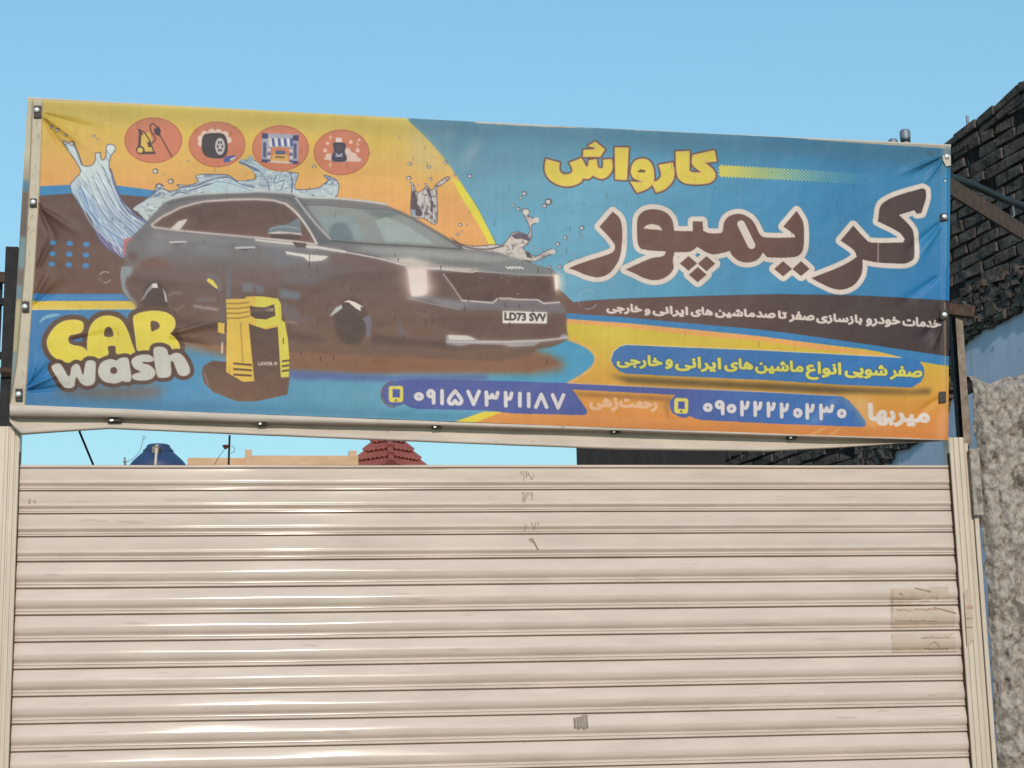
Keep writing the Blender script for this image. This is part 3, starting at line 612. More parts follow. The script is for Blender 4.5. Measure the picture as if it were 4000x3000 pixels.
fill(T5(1052, -20, 1040, 60, 1060, 180, 1100, 248, 1165, 292, 1172, 350, 1190, 350, 1180, 290, 1130, 235, 1082, 140, 1098, 60, 1120, 75, 1160, -20), (146, 152, 156))
# windscreen
fill(T2(300, 1010, 385, 1050, 690, 1415, 560, 1465, 520, 1430, 440, 1290, 340, 1120), (100, 102, 108)); line(T2(345, 1050, 500, 1250, 640, 1400), 9, (172, 166, 166), .75, sm=True); line(T2(385, 1060, 560, 1270, 670, 1412), 5, (70, 72, 78), .7, sm=True)
WSC = (144, 146, 143)
ws = T2(425, 1108, 600, 1110, 900, 1138, 1140, 1150, 1300, 1208, 1450, 1290, 1600, 1380, 1765, 1482, 1300, 1456, 1000, 1440, 660, 1412)
fill(ws, WSC); fill(T2(900, 1140, 1140, 1150, 1250, 1190, 1100, 1230, 1000, 1200), (104, 116, 120), .8, blur=4)
fill(T2(525, 1198, 850, 1198, 940, 1412, 660, 1410), (138, 156, 156), .9); fill(T2(630, 1385, 640, 1310, 680, 1268, 745, 1260, 800, 1292, 836, 1412, 660, 1400), (108, 124, 132), sm=True)
fill(T2(1030, 1240, 1120, 1215, 1300, 1290, 1540, 1446, 1118, 1422), (150, 166, 160)); line(T2(1050, 1235, 1130, 1208, 1180, 1190), 5, (90, 100, 104), .8)
line(T2(660, 1420, 1000, 1448, 1300, 1462, 1765, 1490), 6, (66, 70, 76), .8); line(T2(1130, 1440, 1600, 1470), 4, (160, 160, 158), .6)
# bonnet
fill(T2(780, 1480, 1300, 1480, 1900, 1520, 2150, 1590, 1700, 1610, 1200, 1560), (126, 132, 134), .9, blur=8)
line(T2(900, 1470, 1300, 1500, 1700, 1560, 2100, 1600), 7, (176, 172, 166), .6, sm=True, blur=3)
line(T2(1080, 1572, 1330, 1612, 1700, 1650, 2000, 1668), 16, (196, 184, 174), .75, sm=True, blur=4)
fill(T2(1200, 1570, 1420, 1570, 1330, 1610), (190, 176, 160), .7, blur=6)
line(T2(760, 1480, 780, 1520, 1000, 1560, 1090, 1580, 1280, 1640), 4, (70, 64, 68), .7, sm=True)
fill(T2(1090, 1595, 1260, 1640, 1290, 1659, 1090, 1659, 900, 1600), (124, 88, 80), .8, blur=8)
fill(T3(0, 1560, 100, 1590, 250, 1640, 330, 1659)+T7(300, 40, 0, 30)+T6(2000, -10), (144, 146, 146), .75, blur=5)
for q in (T2(2160, 1640, 2180, 1655, 2200, 1640), T3(-20, 1648, 0, 1656, 10, 1640, 30, 1656, 40, 1640, 62, 1656, 66, 1642, 98, 1656)): line(q, 5, (206, 198, 190), .95)
# headlamps, grille, bumper
grille = T6(1620, 45, 1900, 28, 2212, 40)+T7(0, 62, 380, 62, 372, 225, 340, 272, 262, 284, 222, 262, 0, 264)+T6(2090, 256, 2050, 284, 1780, 266, 1700, 150)
fill(grille, (114, 78, 70)); line(T6(1622, 48, 1700, 150, 1778, 268), 7, (176, 160, 156), .8)
rng = random.Random(3)
for i in range(16):
    q = T6(1800+rng.random()*560, 70+rng.random()*150)[0]; ell(*q, 2.6, 2.6, (176, 150, 140), .5)
for i in range(10):
    q = T6(1700+rng.random()*700, 70+rng.random()*130); line([q[0], (q[0][0], q[0][1]+14)], 3, (66, 44, 42), .6)
line(T6(1300, -6, 1600, 5, 1870, 30, 1900, 18, 2212, 40)+T7(380, 58), 6, (198, 184, 176), .85)
fill(T6(1240, -20, 1500, -20, 1560, 200, 1480, 260, 1300, 240), (222, 190, 178), .6, blur=22)
fill(T6(1312, 0, 1470, 5, 1476, 215, 1440, 232, 1352, 242), (224, 204, 194)); line(T6(1315, 0, 1350, 235), 6, (240, 226, 216)); ell(*T6(1395, 200)[0], 9, 8, (240, 226, 216))
fill(T7(340, 40, 420, 50, 430, 180, 400, 220, 340, 180), (236, 200, 170), .65, blur=16); fill(T7(360, 50, 396, 50, 400, 170, 372, 190), (238, 216, 196), .9, blur=4)
bump_ = T6(1300, 246, 1500, 233, 1780, 272, 2050, 292, 2095, 256, 2212, 258)+T7(0, 262, 225, 266, 275, 298, 410, 288, 444, 308, 470, 382, 300, 388, 0, 362)+T6(2212, 358, 1760, 352, 1500, 302)
fill(bump_, (122, 112, 114)); fill(T6(1480, 245, 1760, 290, 1900, 290, 1760, 350, 1600, 320), (150, 146, 152), .7, blur=6)
line(T6(1780, 272, 2045, 292, 2092, 254, 2212, 256)+T7(0, 262, 225, 266, 275, 298, 410, 288), 6, (190, 178, 174), .9)
plate = T6(2130, 360)+T7(306, 372, 302, 474)+T6(2130, 470); fill(plate, (214, 202, 190)); outline(plate, 3, (120, 96, 88), .6)
low = T6(1645, 572, 1845, 575, 1925, 616, 2212, 622)+T7(0, 616, 200, 610, 402, 605, 432, 560, 480, 572, 490, 604, 250, 632, 185, 664, 0, 672)+T6(2140, 655, 1860, 648, 1760, 665, 1640, 662)
fill(low, (164, 154, 152)); fill(T6(1660, 572, 1830, 575, 1900, 612, 1670, 615), (208, 196, 186)); line(T6(1650, 632, 2212, 628)+T7(200, 622, 480, 590), 5, (198, 188, 182), .8)
fill(T6(1860, 646, 2130, 646, 2140, 680, 1780, 690), (110, 78, 70), .8, blur=2)
for q in (T6(1685, 500, 1750, 500), T6(1680, 545, 1760, 545), T6(1370, 378, 1480, 412), T6(790, 540, 825, 505)): line(q, 5, (150, 128, 120), .7)
fill(T6(1215, 450, 1260, 480, 1310, 590, 1240, 590), (120, 106, 112), .8, blur=2); line(T6(1200, 600, 1640, 600), 12, (118, 92, 96), .6, blur=4)
# wheels as slivers of light
fill(T5(1218, 275, 1270, 180, 1318, 125, 1358, 122, 1368, 165, 1330, 158, 1280, 205, 1240, 265), (150, 140, 142)); fill(T5(1322, 128, 1356, 124, 1366, 165, 1310, 160), (206, 194, 188)); fill(T5(1408, 155, 1440, 225, 1448, 285, 1430, 280, 1416, 200), (176, 160, 154))
fill(T6(636, 412, 690, 340, 740, 310, 746, 340, 690, 382), (182, 176, 168)); fill(T6(752, 290, 800, 272, 860, 290, 930, 332, 902, 330, 906, 368, 858, 338, 800, 290), (206, 190, 176)); fill(T6(918, 430, 980, 400, 1002, 490, 984, 570, 960, 590, 945, 470), (124, 116, 122), .85); ell(*T6(968, 575)[0], 10, 8, (130, 116, 118))
fill(T6(195, 168, 385, 205, 385, 270, 210, 245), (118, 124, 134), .9); fill(T6(215, 290, 340, 330, 400, 430, 450, 400, 440, 480, 230, 410), (118, 104, 112), .7, blur=4); line(T6(240, 452, 360, 470), 7, (176, 160, 152), .9)
line(T5(1680, 322, 1885, 352), 9, (182, 170, 164), .95); fill(T5(1690, 260, 1880, 240, 1870, 280, 1700, 285), (124, 116, 120), .8)
for k, x, y, r in ((5, 910, 72, 50), (5, 1525, 275, 75), (7, 655, 265, 85)):
    q = t_(k)(x, y)[0]; r /= 2.212
    for a0, a1, al in ((-2.6, -.9, .75), (.5, 1.8, .6), (2.2, 3.2, .3)):
        aa = np.linspace(a0, a1, 10); line(np.stack([q[0]+r*np.cos(aa), q[1]+r*.95*np.sin(aa)], 1), 4.5, (196, 180, 172) if k != 7 else (150, 180, 200), al)

cm = rast([np.array(body), np.array(lower)], 30); cm.a = boxblur(cm.a, 6)
sl_ = (slice(cm.y0, cm.y0+cm.a.shape[0]), slice(cm.x0, cm.x0+cm.a.shape[1]))
soft_ = np.stack([boxblur(np.pad(CAN[sl_][..., c], 20, mode='edge'), 5)[20:-20, 20:-20] for c in range(3)], -1)
CAN[sl_] += (cm.a*.7)[..., None]*(soft_-CAN[sl_])             # the print's soft gradients
outline(glass, 7, (196, 180, 174), .95); fill(T1(1478, 1312, 1545, 1250, 1622, 1230, 1592, 1276, 1546, 1328), (212, 198, 188))
line(T1(1500, 1050, 1700, 1015, 2212, 992)+T2(0, 988, 300, 1008, 380, 1040, 620, 1048, 900, 1072, 1130, 1105), 5, (196, 196, 194), .8, sm=True)
for k, x, y, s in ((1, 1540, 1430, 70), (1, 2120, 1478, 82)):
    line(t_(k)(x-s, y, x+s, y-4), 6, (200, 196, 194), .9); line(t_(k)(x-s*.6, y+14, x+s*.7, y+10), 5, (84, 74, 76), .8)
fill(grille, (98, 70, 64), .75); line(T6(1622, 48, 1700, 150, 1778, 268), 6, (176, 160, 156), .8); line(T6(1300, -6, 1600, 5, 1870, 30, 1900, 18, 2212, 40)+T7(380, 58), 6, (206, 192, 184), .9)
for i in range(18):
    q = T6(1780+rng.random()*560, 70+rng.random()*150)[0]; ell(*q, 2.4, 2.4, (176, 150, 140), .5)
line(T6(1780, 272, 2045, 292, 2092, 254, 2212, 256)+T7(0, 262, 225, 266, 275, 298, 410, 288), 6, (200, 188, 184), .9); line(T6(1300, 250, 1500, 300, 1760, 350), 4, (160, 154, 156), .7)
fill(low, (168, 158, 156), .8); fill(T6(1660, 572, 1830, 575, 1900, 612, 1670, 615), (212, 200, 190)); line(T6(1650, 632, 2212, 628)+T7(200, 622, 480, 590), 5, (206, 196, 190), .85)
fill(T2(1030, 1240, 1120, 1215, 1300, 1290, 1540, 1446, 1118, 1422), (160, 168, 162), .7); line(T2(660, 1420, 1000, 1448, 1300, 1462, 1765, 1490), 5, (70, 70, 74), .7); line(T2(345, 1050, 500, 1250, 640, 1400), 7, (184, 176, 174), .75, sm=True)
line(T2(425, 1108, 600, 1110, 900, 1138, 1140, 1150, 1300, 1208, 1450, 1290, 1600, 1380, 1765, 1482), 4, (84, 86, 90), .6, sm=True)
# shade of wheels and sills, last accents of light on the car
ell(606, 1172, 52, 74, (82, 62, 58), .85, 4); ell(1372, 1255, 66, 92, (84, 64, 58), .85, 5)
fill(T5(1480, 420, 2212, 470)+T6(600, 600, 600, 640, 0, 560)+T5(1500, 480), (88, 66, 60), .7, blur=9); fill(T6(1000, 560, 1640, 640, 1800, 690, 1000, 650), (90, 66, 58), .75, blur=7); fill(T7(0, 390, 440, 395, 460, 540, 400, 590, 0, 600)+T6(1900, 590, 1700, 540, 1500, 420), (106, 78, 70), .7, blur=6)
for q, c in ((T5(1218, 275, 1270, 180, 1318, 125, 1358, 122, 1368, 165, 1330, 158, 1280, 205, 1240, 265), (150, 144, 146)), (T5(1322, 128, 1356, 124, 1366, 165, 1310, 160), (214, 202, 196)), (T5(1408, 155, 1440, 225, 1448, 285, 1430, 280, 1416, 200), (186, 172, 166)), (T6(636, 412, 690, 340, 740, 310, 746, 340, 690, 382), (190, 184, 178)), (T6(752, 290, 800, 272, 860, 290, 930, 332, 902, 330, 906, 368, 858, 338, 800, 290), (220, 206, 192)), (T6(918, 430, 980, 400, 1002, 490, 984, 570, 960, 590, 945, 470), (120, 114, 122))): fill(q, c)
fill(T1(1330, 1330, 2212, 1400)+T2(500, 1470, 500, 1500, 0, 1440)+T1(1700, 1420, 1330, 1400), (146, 142, 142), .7, blur=9)
line(T2(0, 1410, 320, 1446), 6, (214, 202, 194), .95); line(T2(430, 1466, 530, 1474, 770, 1514), 9, (214, 200, 192), .95); line(T2(0, 1385, 330, 1418, 500, 1440), 4, (206, 192, 186), .8)
fill(T2(254, 1508, 400, 1532, 632, 1552, 570, 1588, 455, 1596, 412, 1556, 268, 1532), (216, 204, 196)); line(T2(465, 1540, 460, 1659), 3.5, (70, 64, 68), .7)
fill(T2(800, 1490, 1300, 1480, 1900, 1515, 2212, 1560)+T3(100, 1610)+T2(1900, 1590, 1300, 1560), (164, 159, 155), .8, blur=8)
fill(T2(1130, 1570, 1330, 1560, 1560, 1610, 1400, 1640, 1240, 1620), (206, 194, 182), .8, blur=7); line(T2(770, 1515, 1090, 1578, 1290, 1630, 1500, 1648, 1860, 1668), 6, (206, 194, 186), .85, sm=True)
fill(T3(0, 1575, 120, 1600, 260, 1645)+T7(390, 45, 390, 58, 0, 62)+T6(1900, 20, 1950, -30), (128, 130, 130), .8, blur=5)
for q in (T2(2160, 1640, 2180, 1655, 2200, 1640), T3(-20, 1648, 0, 1656, 10, 1640, 30, 1656, 40, 1640, 62, 1656, 66, 1642, 98, 1656)): line(q, 5, (222, 214, 206), .95)
fill(T6(1300, -10, 1480, -10, 1520, 200, 1460, 250, 1330, 245), (236, 214, 204), .55, blur=12); fill(T6(1318, 4, 1470, 8, 1474, 212, 1440, 228, 1352, 238), (228, 208, 198), .85, blur=2.5)
fill(T7(350, 35, 425, 45, 425, 190, 380, 200), (244, 218, 196), .6, blur=10); fill(T7(362, 50, 396, 52, 398, 165, 374, 180), (244, 228, 214), .9, blur=3)
fill(plate, (222, 212, 202)); outline(plate, 3, (120, 96, 88), .6)
fill(mir, (116, 128, 134)); fill(T2(108, 1348, 200, 1335, 390, 1352, 396, 1368, 300, 1352, 130, 1356), (208, 194, 188), .9); line(T2(118, 1318, 200, 1296, 300, 1300, 384, 1318), 5, (150, 160, 164), .9, sm=True); fill(T2(120, 1356, 390, 1372, 380, 1410, 130, 1392), (84, 64, 62), .9)
fill(T2(315, 1425, 440, 1440, 430, 1478, 350, 1474), (98, 76, 74)); line(T2(255, 1098, 335, 1162, 405, 1242, 470, 1340, 525, 1440), 8, (204, 190, 184), .95, sm=True)
# --- four round icons
oc = (206, 124, 92)
for q, rx, ry in ((T1(1327, 552)[0], 113, 89), (T1(1877, 588)[0], 111, 89), (T2(213, 620)[0], 111, 89), (T2(740, 657)[0], 109, 89)):
    ell(*q, rx+2, ry+2, (226, 176, 84)); ell(*q, rx, ry, (180, 100, 66)); ell(*q, rx-3.5, ry-3.5, oc)
fill(T1(1210, 500, 1300, 480, 1330, 650, 1250, 660, 1210, 600), (214, 178, 84)); fill(T1(1195, 450, 1225, 462, 1240, 505, 1205, 515), (84, 54, 52)); line(T1(1212, 520, 1206, 610), 10, (84, 54, 52)); line(T1(1230, 660, 1335, 660), 11, (84, 54, 52)); ell(*T1(1215, 635)[0], 17, 16, (84, 54, 52)); ell(*T1(1213, 637)[0], 11, 10, (216, 184, 96)); line(T1(1238, 470, 1262, 500, 1300, 560, 1330, 650), 5, (90, 60, 50)); fill(T1(1272, 570, 1300, 560, 1318, 610, 1285, 610), (84, 54, 52))
line(T1(1320, 575, 1345, 540, 1310, 480, 1300, 430, 1325, 408, 1360, 440), 6, (120, 62, 50), 1, sm=True); fill(T1(1330, 455, 1375, 432, 1392, 470, 1388, 520, 1340, 500), (62, 50, 62)); line(T1(1385, 510, 1485, 690), 5, (110, 58, 52))
for (x, y, r) in ((1745, 540, 34), (1770, 500, 30), (1830, 485, 32), (1890, 485, 30), (1945, 505, 32), (1975, 550, 28), (1735, 580, 24)): ell(*T1(x, y)[0], r/2.212, r/2.212, (222, 196, 178))
fill(T1(1760, 510, 1850, 490, 1940, 505, 1970, 600, 1950, 690, 1880, 710, 1780, 690, 1745, 620), (60, 52, 62), sm=True); ell(*T1(1903, 605)[0], 19, 33, (196, 184, 182)); 
for i in range(6):
    aa = i*math.pi/3; q = T1(1903, 605)[0]; ell(q[0]+9*math.cos(aa), q[1]+17*math.sin(aa), 3.6, 6, (70, 60, 70))
fill(T1(1930, 720, 1960, 690, 2030, 680, 2048, 705, 1990, 735, 1940, 745), (74, 84, 150)); fill(T1(1985, 715, 2035, 690, 2040, 705, 2000, 728), (206, 190, 190))
nv, bl2, wt = (64, 56, 104), (70, 96, 150), (216, 204, 200)
fill(T2(52, 490, 370, 505, 365, 755, 50, 740), (160, 158, 176)); fill(T2(130, 610, 290, 615, 290, 740, 125, 730), oc); fill(T2(52, 490, 105, 492, 105, 540, 52, 538), nv); fill(T2(318, 508, 370, 510, 370, 560, 318, 555), nv)
for i in range(8):
    x0 = 108+i*26; fill(T2(x0, 535, x0+26, 536, x0+34, 606, x0+8, 605), wt if i % 2 == 0 else bl2)
for k in range(4):
    fill(T2(100, 630+k*30, 125, 631+k*30, 125, 645+k*30, 100, 645+k*30), nv if k % 2 else wt); fill(T2(290, 635+k*30, 316, 636+k*30, 316, 650+k*30, 290, 650+k*30), nv if k % 2 else wt)
fill(T2(62, 570, 90, 570, 90, 700, 62, 700), (92, 88, 120)); fill(T2(326, 580, 352, 580, 352, 710, 326, 710), (92, 88, 120)); fill(T2(48, 715, 100, 718, 100, 745, 48, 742), nv); fill(T2(318, 730, 366, 732, 366, 757, 318, 755), nv)
fill(T2(165, 645, 255, 648, 275, 690, 285, 735, 130, 730, 140, 685), (222, 166, 92)); fill(T2(175, 640, 250, 642, 262, 675, 160, 672), (84, 96, 130)); line(T2(135, 735, 285, 742), 8, (214, 190, 170)); line(T2(175, 695, 240, 698), 6, (110, 90, 50))
fill(T2(605, 690, 640, 665, 680, 690, 780, 620, 815, 640, 860, 680, 900, 735, 610, 722), (216, 184, 168), sm=True)
for x, y, r in ((790, 645, 26), (625, 690, 24), (840, 690, 32), (660, 700, 24)): ell(*T2(x, y)[0], r/2.212, r/2.212, (220, 190, 176))
fill(T2(690, 530, 745, 532, 742, 570, 692, 568), (222, 200, 190)); fill(T2(672, 575, 765, 575, 775, 620, 768, 650, 785, 700, 770, 735, 665, 732, 655, 690, 675, 645, 668, 610), (54, 56, 88), sm=True); fill(T2(690, 590, 755, 592, 745, 650, 695, 650), (84, 70, 84), .9)
line(T2(690, 665, 715, 685, 745, 668), 4, (200, 190, 200)); line(T2(690, 690, 745, 688), 5, (180, 174, 190))
for x, y, r in ((620, 578, 13), (820, 568, 17), (892, 550, 12), (598, 640, 17), (878, 640, 18)): ell(*T2(x, y)[0], r/2.212, r/2.212, (224, 186, 166))
for x, y in ((645, 530), (878, 588), (642, 762)): line(T2(x-16, y, x+16, y), 3, (226, 186, 160)); line(T2(x, y-22, x, y+22), 3, (226, 186, 160))
# --- nine dots
for r_ in ((460, 1432, 605, 1440, 748, 1448), (455, 1527, 600, 1532, 745, 1540), (450, 1617, 597, 1624, 742, 1632)):
    for q in T1(*r_): ell(*q, 12.5, 10, (62, 136, 186))
# --- lettering helpers
def text_rings(body):
    c = bpy.data.curves.new('lettering', 'FONT'); c.body = body; c.size = 1; c.fill_mode = 'NONE'; c.dimensions = '2D'; c.resolution_u = 3
    o = bpy.data.objects.new('lettering', c); C.objects.link(o)
    me = bpy.data.meshes.new_from_object(o.evaluated_get(bpy.context.evaluated_depsgraph_get()))
    co = np.array([v.co[:2] for v in me.vertices]); nx = {}
    for e in me.edges:
        a, b = e.vertices; nx.setdefault(a, []).append(b); nx.setdefault(b, []).append(a)
    rings = []; seen = set()
    for s in range(len(co)):
        if s in seen or s not in nx: continue
        r = [s]; seen.add(s); cur = s
        while True:
            nn = [q for q in sorted(nx[cur], key=lambda q: (q != cur+1)) if q not in seen]
            if not nn: break
            cur = nn[0]; seen.add(cur); r.append(cur)
        if len(r) > 2: rings.append(co[r])
    bpy.data.objects.remove(o); bpy.data.curves.remove(c); bpy.data.meshes.remove(me)
    return rings
def word(body, quad, col, bold=4.0, shear=0.045, halo=None):
    """fit a word into an artwork box (x0, x1, ytop, ybottom)"""
    x0, x1, y0, y1 = quad; rg = text_rings(body); al = np.concatenate(rg)
    mn, mx = al.min(0), al.max(0); b = bold/2
    out = []
    for r in rg:
        u = (r[:, 0]-mn[0])/(mx[0]-mn[0]); v = (mx[1]-r[:, 1])/(mx[1]-mn[1])
        X = x0+b+u*(x1-x0-2*b); Y = y0+b+v*(y1-y0-2*b)+(u-.5)*(x1-x0)*shear
        out.append(np.stack([X, Y], 1))
    segs = np.concatenate([ring_segs(r) for r in out])
    if halo: paint(dist_stroke(segs, (bold/2+halo[0])*SCALE), halo[1], halo[2])
    paint(rast(out), col); paint(dist_stroke(segs, bold*SCALE/2), col)
FORMS = {'ا': ('\ufe8d', '\ufe8e'), 'ب': ('\ufe8f', '\ufe90', '\ufe91', '\ufe92'), 'ت': ('\ufe95', '\ufe96', '\ufe97', '\ufe98'), 'ج': ('\ufe9d', '\ufe9e', '\ufe9f', '\ufea0'), 'ح': ('\ufea1', '\ufea2', '\ufea3', '\ufea4'), 'خ': ('\ufea5', '\ufea6', '\ufea7', '\ufea8'), 'د': ('\ufea9', '\ufeaa'), 'ر': ('\ufead', '\ufeae'), 'ز': ('\ufeaf', '\ufeb0'), 'س': ('\ufeb1', '\ufeb2', '\ufeb3', '\ufeb4'), 'ش': ('\ufeb5', '\ufeb6', '\ufeb7', '\ufeb8'), 'ص': ('\ufeb9', '\ufeba', '\ufebb', '\ufebc'), 'ع': ('\ufec9', '\ufeca', '\ufecb', '\ufecc'), 'ف': ('\ufed1', '\ufed2', '\ufed3', '\ufed4'), 'م': ('\ufee1', '\ufee2', '\ufee3', '\ufee4'), 'ن': ('\ufee5', '\ufee6', '\ufee7', '\ufee8'), 'ه': ('\ufee9', '\ufeea', '\ufeeb', '\ufeec'), 'و': ('\ufeed', '\ufeee'), 'ی': ('\ufbfc', '\ufbfd', '\ufbfe', '\ufbff')}
def shape(wd):
    out = []
    for i, ch in enumerate(wd):
        prev = i > 0 and len(FORMS[wd[i-1]]) == 4
        nxt = i < len(wd)-1 and len(FORMS[ch]) == 4
        f = FORMS[ch]; out.append(f[(1 if prev else 0)+(2 if nxt else 0)])
    return ''.join(out[::-1])
def words(tile, items, col, bold, shear=.045, halo=None):
    ox, oy = t_(tile)(0, 0)[0]
    for wd, x0, x1, y0, y1 in items:
        word(shape(wd), (ox+x0/2.212, ox+x1/2.212, oy+y0/2.212, oy+y1/2.212), col, bold, shear, halo)
pale = (218, 200, 190)
words(7, (('خارجی', 815, 1125, 298, 392), ('و', 1143, 1198, 342, 404), ('ایرانی', 1213, 1523, 318, 412), ('های', 1543, 1736, 326, 418), ('ماشین', 1753, 2102, 340, 430), ('صد', 2108, 2277, 366, 425)), pale, 5.2)
words(8, (('تا', 84, 162, 362, 432), ('صفر', 178, 402, 368, 466), ('بازسازی', 413, 814, 388, 480), ('خودرو', 843, 1142, 408, 503), ('خدمات', 1158, 1492, 418, 502)), pale, 5.2)
yl = (218, 206, 86)
hb = (4.0, (60, 96, 130), .75)
words(7, (('خارجی', 903, 1302, 740, 862), ('و', 1323, 1392, 775, 866), ('ایرانی', 1408, 1808, 758, 888), ('های', 1833, 2084, 770, 892), ('ماشین', 2098, 2519, 786, 912)), yl, 6.0, .04, hb)
words(8, (('انواع', 323, 634, 800, 962), ('شویی', 660, 1032, 822, 948), ('صفر', 1048, 1334, 838, 962)), yl, 6.0, .04, hb)
words(7, (('رحمت', 925, 1258, 1122, 1230), ('زهی', 666, 920, 1105, 1224)), (228, 178, 138), 7.5, .04)
words(8, (('میربها', 862, 1398, 1166, 1362),), (222, 206, 196), 10, .04)
word('LD73 SVV', (1970, 2134, 1221, 1254), (92, 74, 70), 4.5, .03)
# --- phone digits as strokes
def glyph(d):
    if d == '0': a = np.linspace(0, 2*math.pi, 18); return [np.stack([.5+.46*np.cos(a), .5+.46*np.sin(a)], 1)]
    if d == '9': a = np.linspace(.1, 2*math.pi+.1, 16); return [np.stack([.46+.38*np.cos(a), .27+.24*np.sin(a)], 1), np.array([(.86, .2), (.86, 1)])]
    if d == '1': return [np.array([(.5, 0), (.5, 1)])]
    if d == '5': return [ospline([(.5, .02), (.22, .38), (.05, .72), (.14, .95), (.36, .95), (.5, .74), (.64, .95), (.86, .95), (.95, .72), (.78, .38), (.5, .02)], 4)]
    if d == '7': return [np.array([(.06, 0), (.5, .97), (.94, 0)])]
    if d == '8': return [np.array([(.06, 1), (.5, .03), (.94, 1)])]
    if d == '3': return [np.array([(.1, 0), (.12, 1)]), ospline([(.1, .12), (.22, .4), (.42, .42), (.52, .2)], 4), ospline([(.52, .2), (.6, .4), (.82, .42), (.92, .04)], 4)]
    if d == '2': return [np.array([(.12, 0), (.14, 1)]), ospline([(.12, .12), (.28, .42), (.7, .44), (.9, .04)], 4)]
def digits(tile, seq, col, wd):
    ox, oy = t_(tile)(0, 0)[0]; segs = []
    for d, x0, x1, y0, y1 in seq:
        for g_ in glyph(d):
            b = wd/2; p = np.stack([ox+x0/2.212+b+g_[:, 0]*((x1-x0)/2.212-2*b), oy+y0/2.212+b+g_[:, 1]*((y1-y0)/2.212-2*b)], 1); segs.append(line_segs(p))
    paint(dist_stroke(np.concatenate(segs), wd*SCALE/2+2), (52, 62, 120), .5); paint(dist_stroke(np.concatenate(segs), wd*SCALE/2), col)
dg = (214, 204, 204)
digits(6, (('0', 1362, 1454, 1062, 1142), ('9', 1466, 1560, 1032, 1172), ('1', 1585, 1630, 1036, 1178), ('5', 1642, 1798, 1036, 1184), ('7', 1810, 1950, 1042, 1188), ('3', 1962, 2114, 1048, 1190), ('2', 2132, 2232, 1052, 1198), ('1', 2260, 2300, 1058, 1198), ('1', 2335, 2378, 1062, 1202), ('8', 2396, 2534, 1064, 1208), ('7', 2540, 2680, 1072, 1218)), dg, 15)
digits(7, (('0', 1647, 1738, 1152, 1238), ('9', 1746, 1848, 1126, 1264), ('0', 1852, 1943, 1160, 1248), ('2', 1962, 2062, 1132, 1274), ('2', 2077, 2173, 1136, 1278), ('2', 2192, 2288, 1142, 1284), ('2', 2305, 2404, 1150, 1292), ('0', 2424, 2514, 1196, 1288), ('2', 2526, 2624, 1156, 1302), ('3', 2640, 2794, 1160, 1308), ('0', 2804, 2894, 1202, 1292)), dg, 15)
for k, x0, x1, y0, y1 in ((6, 1148, 1272, 1010, 1150), (7, 1403, 1522, 1113, 1247)):
    q = t_(k); fill(q(x0+14, y0, x1-14, y0+2, x1, y0+16, x1, y1-14, x1-14, y1, x0+14, y1, x0, y1-14, x0, y0+14), (222, 204, 92)); fill(q(x0+32, y0+28, x1-28, y0+30, x1-28, y1-38, x0+32, y1-40), (78, 92, 160)); ell(*q((x0+x1)/2, y1-17)[0], 4.5, 4, (90, 90, 70))
# --- CAR wash
Cc = T5(720, 470, 700, 450, 640, 440, 560, 450, 490, 490, 440, 550, 410, 620, 420, 690, 460, 750, 530, 790, 600, 805, 680, 795, 740, 770, 757, 735, 740, 695, 700, 670, 640, 660, 600, 640, 590, 600, 610, 570, 660, 560, 710, 540, 722, 500)
Aa = T5(762, 740, 757, 640, 770, 540, 800, 470, 860, 420, 940, 405, 1020, 425, 1070, 470, 1110, 550, 1140, 640, 1165, 725, 1100, 737, 1012, 730, 1000, 665, 932, 670, 935, 735, 860, 770, 790, 758)
Ah = T5(905, 580, 910, 520, 940, 500, 970, 520, 978, 580)
Rr = T5(1155, 440, 1170, 400, 1230, 375, 1330, 362, 1430, 375, 1500, 420, 1515, 480, 1495, 530, 1470, 557, 1510, 590, 1545, 640, 1550, 690, 1500, 697, 1470, 660, 1430, 642, 1360, 642, 1345, 628, 1315, 690, 1250, 700, 1190, 700, 1175, 600)
Rh = T5(1305, 455, 1350, 452, 1380, 480, 1375, 510, 1340, 530, 1310, 535)
Ww = T5(450, 850, 480, 820, 520, 820, 550, 860, 590, 925, 610, 912, 622, 850, 660, 820, 690, 840, 710, 905, 725, 912, 735, 850, 750, 800, 790, 790, 825, 810, 825, 900, 820, 970, 790, 1000, 740, 1005, 700, 980, 665, 930, 650, 960, 640, 1010, 600, 1025, 550, 1010, 500, 940)
aa_ = T5(850, 880, 880, 810, 950, 780, 1010, 790, 1030, 775, 1080, 765, 1110, 780, 1125, 860, 1135, 940, 1120, 970, 1080, 970, 1060, 965, 1000, 985, 920, 975, 870, 940)
ah_ = T5(985, 845, 1012, 860, 1012, 892, 985, 906, 958, 892, 958, 860)
ss_ = T5(1140, 790, 1190, 750, 1270, 740, 1320, 760, 1325, 790, 1290, 800, 1240, 800, 1230, 815, 1290, 830, 1335, 870, 1340, 910, 1300, 950, 1220, 960, 1160, 950, 1145, 920, 1180, 900, 1220, 890, 1210, 880, 1160, 850)
hh_ = T5(1330, 700, 1350, 675, 1410, 675, 1445, 700, 1460, 745, 1520, 725, 1570, 740, 1610, 790, 1640, 860, 1635, 900, 1600, 920, 1550, 910, 1520, 850, 1500, 800, 1475, 800, 1480, 880, 1470, 920, 1430, 935, 1370, 930, 1350, 870, 1335, 780)
fill(T5(340, 470, 370, 420, 440, 390, 520, 390, 480, 410, 400, 430), (150, 190, 200), .8, sm=True)
fill(T5(480, 1020, 900, 1010, 1350, 1000, 1450, 1060, 1300, 1120, 800, 1120, 500, 1080), (132, 104, 92), .85, blur=18)
